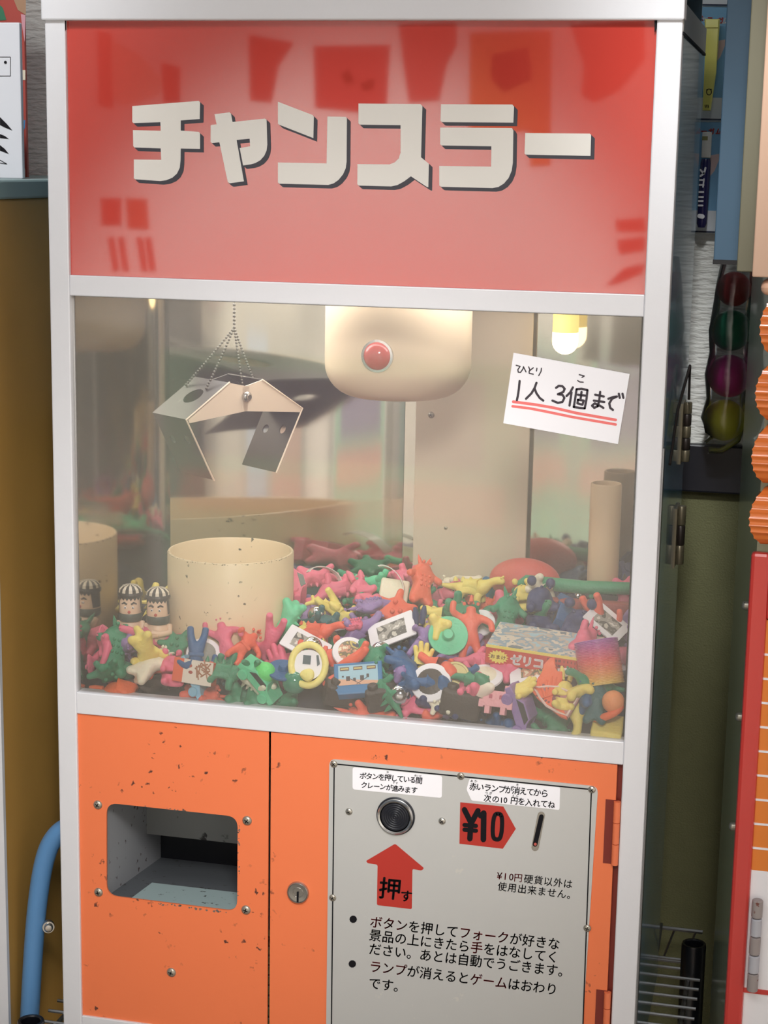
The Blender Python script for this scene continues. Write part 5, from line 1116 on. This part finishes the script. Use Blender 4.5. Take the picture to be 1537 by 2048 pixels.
heroR('bear0', 'yellow', 'yellow rubber bear at the lower pane edge right of the pink boat', 1150, 1446, (-30, 160, 20), 1.1, .008, .016)
heroR('monster1', 'blue', 'blue knobbly rubber monster below the rainbow spring', 1168, 1404, (-50, 30, 40), 1.0, .006, .014)
heroR('monster2', 'teal', 'dark teal clear-looking monster left of the orange ball', 1188, 1424, (-30, 0, 0), .95, .006, .014)
heroR('dino1', 'green', 'green spiky rubber dinosaur in the right corner below the spring', 1230, 1394, (0, 0, -60), 1.0, .012, .014)
heroR('fish', 'blue', 'blue long rubber fish right of the cartridge', 848, 1392, (10, -30, 100), 1.25, .010, .016)
heroR('monster0', 'blue', 'blue rubber monster right behind the game cartridge', 798, 1372, (-60, 20, 60), 1.3, .008, .018)
heroR('block', 'brown', 'dark brown studded block under the yellow ring charm', 652, 1410, (20, 10, 30), 1.15, .002, .016)
heroR('block', 'brown', 'dark brown studded block under the game cartridge', 738, 1422, (10, -10, 20), 1.15, .002, .016)
heroR('block', 'brown', 'dark brown studded block at the pane edge below the dark-faced badge', 900, 1436, (0, 10, 10), 1.3, .002, .016)
heroR('bear0', 'navy', 'navy rubber bear at the pane edge right of the chrome ball', 822, 1426, (-60, 20, 40), 1.05, .004, .014)
heroR('crab', 'cream', 'cream rubber starfish-shaped toy at the middle of the lower pane edge', 862, 1424, (50, 0, 0), .9, .004, .012)
heroR('hand', 'coral', 'coral rubber hand below the mint spinning top', 880, 1352, (-80, 20, 60), 1.1, .010, .014)
heroR('hand', 'yellow', 'pale yellow rubber hand standing below the purple figurine', 850, 1340, (-20, 0, 0), .9, .008, .012)
heroR('monster2', 'cream', 'cream rubber monster lying below the mint car', 470, 1400, (-80, 10, 70), .95, .002, .014)
# -- big things at the back of the heap
b2_ = B(); ball(b2_, (0, 0, 0), .034, 32, 18, (1, .6, .62)); hero(root('red_lump', b2_), 'big rounded red rubber lump at the back of the heap', 'toy', 1050, 1172, .006, (0, 0, 0), 1.0, 'the big red lump', .034, None, (212, 92, 82))
b2_ = B(); tube(b2_, [(-.062, 0, 0), (-.055, 0, .003), (0, 0, .001), (.045, .004, .002)], [.003, .0065, .0065, .0058], 14); hero(root('green_tube_toy', b2_), 'long green rubber tube lying at the back right of the heap', 'toy', 1168, 1206, .014, (0, 0, 2), 1.0, 'the long green tube', .03, None, (48, 148, 104))
b2_ = B(); box(b2_, -.05, .045, -.006, .006, -.006, .006, .0015); hero(root('red_bar_toy', b2_), 'dull red bar lying under the long green tube', 'toy', 1180, 1226, .006, (0, 0, 2), 1.0, None, .02, None, (164, 70, 62))
for k, (px, py, rot, lb) in enumerate(((648, 1186, (70, 20, 40), 'curled white plastic strip right of the chute'), (778, 1192, (60, 40, -20), 'curled white plastic strip behind the coral many-armed toy'))):
    b2_ = B(); pts = [(.020 * math.cos(t), .012 * math.sin(t)) for t in [k2 * PI / 14 * 1.1 for k2 in range(13)]]
    for (x0, y0), (x1, y1) in zip(pts, pts[1:]): prism(b2_, [(x0, y0, -.003), (x1, y1, -.003), (x1 * .94, y1 * .94, -.003), (x0 * .94, y0 * .94, -.003)], (0, 0, .006))
    hero(root('plastic_strip', b2_, mat('milky_plastic', (226, 222, 216), .2), True), lb, 'toy', px, py, .014, rot, .95, None, .010)
heroR('monster1', 'coral', 'coral rubber monster at the back behind the coral many-armed toy', 840, 1190, (-40, 20, 30), 1.2, .012, .016)
heroR('dino0', 'yellow', 'pale yellow rubber dinosaur at the back left of the big red lump', 946, 1190, (10, 0, 80), 1.1, .010, .016)
heroR('bear0', 'yellow', 'yellow rubber bear left of the navy bear behind the red box', 1046, 1222, (-20, 0, 30), .9, .014, .012)
heroR('bear1', 'pink', 'pink rubber rabbit at the back right of the chute', 722, 1198, (-60, 0, 30), 1.15, .012, .015)
heroR('fish', 'yellow', 'tan rubber fish lying right of the cream chute', 650, 1224, (10, 60, 80), 1.0, .008, .013)
heroR('dino0', 'coral', 'coral rubber dinosaur beside the white stick of the pink brush', 634, 1270, (10, 10, 80), 1.0, .006, .014)
# -- the rest of the heap, as it settled
RANK = ('nearest', 'second nearest', 'third nearest', 'fourth nearest', 'fifth nearest', 'sixth nearest', 'seventh nearest', 'eighth nearest')
NAMED = {'monster0': 'spiny rubber monster', 'monster1': 'knobbly rubber monster', 'monster2': 'long-horned rubber monster', 'dino0': 'low-backed rubber dinosaur', 'dino1': 'spike-backed rubber dinosaur', 'man0': 'one-arm-up rubber figurine', 'man1': 'belted rubber figurine'}
def settle(fill):
    seen = {}
    for kind, color, loc, q, size in fill:
        o = toy(kind, color, loc, q, size); fit_inside(o); px, py = P(o.location)
        lx, ly, ph = min(LAND, key=lambda l: (l[0] - px) ** 2 + ((l[1] - py) * 1.3) ** 2); dx, dy = px - lx, py - ly; dist = math.hypot(dx, dy)
        ang = math.degrees(math.atan2(-dy, dx)) % 360
        dr = ('right of', 'up and right of', 'above', 'up and left of', 'left of', 'down and left of', 'below', 'down and right of')[int((ang + 22.5) // 45) % 8]
        noun = NAMED.get(kind, KIND[kind][1]); col = '' if kind in ('silver', 'medal', 'card', 'badge') else color + ' '
        seen.setdefault((col, noun, dr, ph), []).append((dist, o))
    for (col, noun, dr, ph), lst in seen.items():
        lst.sort(key=lambda t: t[0])
        for i, (d, o) in enumerate(lst):
            o['label'] = f'{col}{noun} {dr} {ph}' if len(lst) == 1 else f'{col}{noun} {dr} {ph}, {RANK[min(i, 7)]} one to it'
FILL = [
('monster0', 'cream', (0.3244, 0.2182, 1.035), (0.217, -0.566, -0.455, 0.653), 1.17),
('bear0', 'green', (0.1771, 0.0222, 0.9702), (0.653, -0.273, 0.605, -0.365), 1.28),
('monster2', 'pink', (0.4884, 0.1948, 1.0383), (0.086, -0.13, 0.985, -0.081), 1.16),
('dino1', 'purple', (0.0514, 0.0416, 0.9967), (0.223, -0.208, 0.878, -0.368), 1.15),
('fish', 'navy', (0.2695, 0.0455, 0.9729), (0.096, 0.834, 0.414, -0.351), 1.35),
('monster1', 'green', (0.287, 0.1338, 0.9866), (0.528, -0.749, -0.316, 0.247), 1.17),
('car', 'pink', (0.1766, 0.1586, 1.0352), (0.657, -0.03, 0.698, 0.282), 1.29),
('dino1', 'green', (0.2984, 0.0188, 0.9843), (0.17, -0.748, -0.411, 0.492), 1.07),
('man0', 'pink', (0.1782, 0.0675, 1.0076), (0.159, 0.018, -0.985, -0.061), 1.33),
('monster2', 'coral', (0.2813, 0.0136, 0.9577), (0.222, -0.587, -0.31, 0.715), 1.32),
('bear1', 'orange', (0.0455, 0.0174, 0.9641), (0.306, 0.67, -0.398, -0.547), 1.06),
('bear1', 'navy', (0.3112, 0.0995, 1.0168), (0.87, 0.068, 0.056, 0.486), 1.26),
('crab', 'purple', (0.2193, 0.1355, 1.0143), (0.546, -0.629, -0.55, 0.058), 1.16),
('man0', 'purple', (0.3503, 0.0395, 0.973), (0.511, 0.562, -0.45, -0.47), 1.33),
('monster2', 'navy', (0.3008, 0.0597, 1.0001), (0.564, -0.69, -0.21, 0.403), 1.13),
('bear0', 'brown', (0.1004, 0.0469, 0.9686), (0.517, -0.241, -0.746, 0.342), 1.18),
('silver', 'grey', (0.4418, 0.2158, 1.0327), (0.943, -0.234, 0.059, 0.228), 0.97),
('ball', 'cream', (0.0506, 0.0357, 0.9781), (0.175, -0.095, 0.023, 0.98), 0.96),
('man1', 'green', (0.294, 0.1734, 1.0274), (0.345, 0.525, -0.776, 0.045), 1.07),
('man1', 'pink', (0.3291, 0.1518, 1.026), (0.788, -0.571, 0.2, -0.118), 1.16),
('crab', 'pink', (0.3676, 0.0545, 0.9903), (0.481, 0.42, -0.508, 0.578), 1.21),
('card', 'grey', (0.4791, 0.1337, 0.9967), (0.01, -0.163, 0.973, 0.163), 1.22),
('crab', 'blue', (0.4231, 0.2196, 1.036), (0.04, -0.517, 0.824, -0.228), 1.32),
('bear1', 'green', (0.176, 0.0337, 0.9906), (0.823, 0.562, 0.024, 0.081), 1.33),
('monster0', 'green', (0.3903, 0.1727, 1.0292), (0.354, 0.898, 0.237, 0.112), 1.11),
('man1', 'green', (0.2393, 0.1645, 1.0268), (0.225, 0.119, -0.863, -0.437), 1.2),
('man0', 'green', (0.4668, 0.1856, 1.0297), (0.225, 0.573, 0.277, -0.738), 1.09),
('monster0', 'pink', (0.1923, 0.1903, 1.0372), (0.18, -0.726, 0.142, -0.648), 1.24),
('monster2', 'yellow', (0.0456, 0.1323, 1.0197), (0.447, 0.227, -0.718, 0.483), 1.3),
('monster2', 'coral', (0.0684, 0.043, 0.9827), (0.418, -0.765, -0.011, 0.49), 1.12),
('monster2', 'coral', (0.133, 0.0251, 0.9619), (0.514, -0.478, 0.565, -0.433), 1.09),
('crab', 'green', (0.2207, 0.2175, 1.0351), (0.065, 0.771, 0.612, -0.163), 1.29),
('man1', 'pink', (0.3258, 0.0241, 0.9768), (0.396, 0.874, -0.229, -0.164), 1.22),
('man0', 'coral', (0.2572, 0.0392, 1.0015), (0.308, -0.54, -0.728, 0.291), 1.31),
('crab', 'purple', (0.2524, 0.1169, 1.0156), (0.772, -0.515, 0.266, 0.26), 1.08),
('block', 'yellow', (0.495, 0.0192, 0.9671), (0.039, -0.007, -0.981, -0.191), 1.1),
('man0', 'green', (0.2823, 0.0479, 0.9889), (0.661, 0.376, 0.609, 0.227), 1.17),
('dino0', 'teal', (0.2197, 0.107, 1.0186), (0.243, -0.68, -0.69, 0.043), 1.06),
('monster2', 'yellow', (0.3316, 0.0994, 1.0226), (0.519, -0.842, 0.111, 0.099), 1.23),
('silver', 'grey', (0.297, 0.1223, 1.0049), (0.583, 0.629, -0.475, 0.198), 0.99),
('silver', 'grey', (0.217, 0.1694, 1.0175), (0.348, -0.16, -0.59, -0.71), 0.91),
('man1', 'coral', (0.4723, 0.1436, 1.034), (0.249, -0.944, 0.109, -0.185), 1.34),
('man1', 'coral', (0.2365, 0.0593, 1.0013), (0.626, -0.306, 0.691, -0.194), 1.37),
('man0', 'brown', (0.0752, 0.0353, 0.9708), (0.54, -0.455, 0.591, -0.389), 1.28),
('bear1', 'cream', (0.4181, 0.1702, 1.0409), (0.378, -0.283, 0.88, -0.061), 1.2),
('dino1', 'mint', (0.253, 0.1956, 1.0342), (0.274, -0.695, -0.625, 0.228), 1.14),
('man1', 'blue', (0.3212, 0.0874, 0.9956), (0.446, 0.203, -0.715, 0.499), 1.15),
('monster0', 'green', (0.4825, 0.1685, 1.0229), (0.223, -0.55, 0.25, -0.765), 1.2),
('hand', 'pink', (0.1936, 0.0511, 0.9882), (0.109, -0.359, 0.155, 0.914), 1.37),
('monster1', 'coral', (0.2371, 0.1869, 1.0208), (0.237, -0.596, 0.563, -0.521), 1.11),
('block', 'purple', (0.198, 0.126, 1.0156), (0.985, 0.159, -0.001, 0.067), 1.14),
('monster1', 'green', (0.1991, 0.0332, 0.9555), (0.415, -0.462, -0.741, 0.254), 1.19),
('dino0', 'pink', (0.2152, 0.1669, 1.0345), (0.264, 0.519, 0.781, -0.224), 1.25),
('dino0', 'green', (0.3449, 0.1224, 1.0322), (0.237, -0.795, -0.557, -0.023), 1.37),
('dino1', 'pink', (0.2724, 0.2218, 1.0367), (0.189, -0.491, 0.846, 0.088), 1.18),
('monster2', 'green', (0.3274, 0.1785, 1.0165), (0.641, -0.181, 0.738, -0.111), 1.25),
('dino0', 'yellow', (0.4711, 0.0294, 0.9843), (0.426, 0.351, 0.827, 0.108), 1.23),
('man1', 'yellow', (0.2288, 0.1251, 1.0228), (0.348, -0.15, 0.924, -0.044), 1.25),
('man0', 'purple', (0.3497, 0.0913, 1.0029), (0.053, -0.683, -0.525, 0.506), 1.29),
('monster0', 'navy', (0.4248, 0.1946, 1.0308), (0.455, -0.315, 0.825, -0.114), 1.22),
('dino1', 'pink', (0.3755, 0.0721, 1.0045), (0.309, 0.663, 0.39, -0.559), 1.08),
('ball', 'yellow', (0.2832, 0.0735, 0.9896), (0.22, -0.584, -0.687, -0.371), 0.94),
('bear1', 'blue', (0.3927, 0.0262, 0.9596), (0.696, -0.243, -0.659, -0.15), 1.31),
('dino1', 'blue', (0.3696, 0.0389, 0.9945), (0.243, -0.589, -0.621, 0.456), 1.11),
('bear1', 'coral', (0.3329, 0.0373, 0.968), (0.732, -0.635, -0.162, 0.187), 1.11),
('ball', 'green', (0.2871, 0.1934, 1.0286), (0.215, -0.203, -0.062, 0.953), 1.04),
('monster0', 'mint', (0.1935, 0.0908, 1.0191), (0.127, 0.789, 0.586, -0.135), 1.23),
('monster0', 'pink', (0.486, 0.1244, 1.0027), (0.207, -0.57, -0.464, 0.645), 1.1),
('monster1', 'blue', (0.3718, 0.217, 1.0309), (0.261, -0.621, 0.476, -0.565), 1.33),
('man1', 'blue', (0.1254, 0.0226, 1.0012), (0.113, 0.973, 0.203, -0.018), 1.28),
('crab', 'green', (0.0418, 0.0169, 0.9785), (0.117, 0.582, -0.692, 0.412), 1.27),
('dino0', 'purple', (0.2535, 0.0939, 1.0116), (0.431, -0.706, 0.435, -0.356), 1.27),
('man1', 'pink', (0.0364, 0.0302, 0.9963), (0.795, 0.16, 0.077, -0.581), 1.36),
('bear0', 'yellow', (0.3136, 0.121, 1.016), (0.324, 0.71, 0.503, 0.372), 1.13),
('block', 'pink', (0.3617, 0.1401, 1.0146), (0.494, 0.549, -0.379, -0.558), 1.22),
('monster1', 'pink', (0.3791, 0.1526, 1.0246), (0.061, 0.309, -0.9, 0.3), 1.28),
('car', 'blue', (0.4372, 0.1499, 1.0275), (0.9, 0.341, 0.268, 0.05), 1.35),
('monster1', 'purple', (0.2612, 0.1216, 1.0297), (0.153, -0.248, -0.656, 0.697), 1.27),
('car', 'yellow', (0.2174, 0.0893, 1.0049), (0.454, -0.476, 0.085, -0.748), 1.13),
('monster2', 'green', (0.2835, 0.0493, 1.0038), (0.488, -0.049, 0.761, -0.425), 1.23),
('bear0', 'green', (0.1423, 0.0453, 0.9879), (0.349, -0.757, -0.191, 0.517), 1.24),
('car', 'navy', (0.4871, 0.2198, 1.0481), (0.027, -0.528, -0.58, 0.62), 1.18),
('man0', 'pink', (0.0191, 0.0327, 0.9849), (0.432, 0.565, 0.492, -0.502), 1.11),
('dino1', 'green', (0.4095, 0.1443, 1.0211), (0.245, 0.143, -0.555, 0.782), 1.2),
('bear0', 'purple', (0.4981, 0.1486, 1.0241), (0.052, 0.589, -0.777, 0.217), 1.11),
('block', 'cream', (0.271, 0.1681, 1.0348), (0.191, -0.696, 0.611, 0.325), 1.15),
('monster2', 'cream', (0.2298, 0.1149, 0.994), (0.266, -0.603, 0.346, -0.668), 1.13),
('fish', 'purple', (0.3132, 0.0352, 0.9917), (0.863, -0.39, -0.308, 0.091), 1.28),
('man1', 'pink', (0.314, 0.1928, 1.0318), (0.08, -0.839, 0.203, 0.498), 1.13),
('fish', 'pink', (0.1954, 0.0736, 0.9912), (0.006, 0.578, -0.811, 0.095), 1.3),
('crab', 'navy', (0.3571, 0.0228, 0.972), (0.159, -0.818, -0.521, 0.186), 1.22),
('bear0', 'purple', (0.1669, 0.1822, 1.0227), (0.746, -0.593, 0.288, -0.095), 1.11),
('man1', 'green', (0.2384, 0.1007, 0.9969), (0.585, -0.185, 0.739, -0.279), 1.09),
('man1', 'green', (0.4435, 0.0317, 0.9693), (0.336, -0.21, 0.812, -0.429), 1.37),
('monster1', 'coral', (0.3556, 0.1967, 1.0216), (0.406, -0.387, 0.766, -0.315), 1.09),
('fish', 'green', (0.2441, 0.1411, 1.0126), (0.29, -0.245, -0.822, -0.424), 1.34),
('ball', 'green', (0.2779, 0.1243, 1.0065), (0.85, -0.504, 0.083, 0.132), 1.0),
('crab', 'teal', (0.1503, 0.0446, 0.9768), (0.126, -0.341, 0.93, -0.058), 1.12),
('man0', 'brown', (0.2759, 0.1045, 1.0067), (0.026, -0.911, -0.003, 0.412), 1.25),
('badge', 'green', (0.4451, 0.0913, 0.9871), (0.067, -0.606, 0.786, 0.105), 1.35),
('ball', 'coral', (0.3648, 0.172, 1.0211), (0.862, -0.298, -0.289, 0.29), 1.0),
('bear0', 'pink', (0.3663, 0.0206, 0.9915), (0.515, -0.515, -0.617, 0.298), 1.2)]
settle(FILL)
for _k, _o in list(PROTO.items()):
    if "label" not in _o:
        for _c in list(_o.children): bpy.data.objects.remove(_c)
        bpy.data.objects.remove(_o)
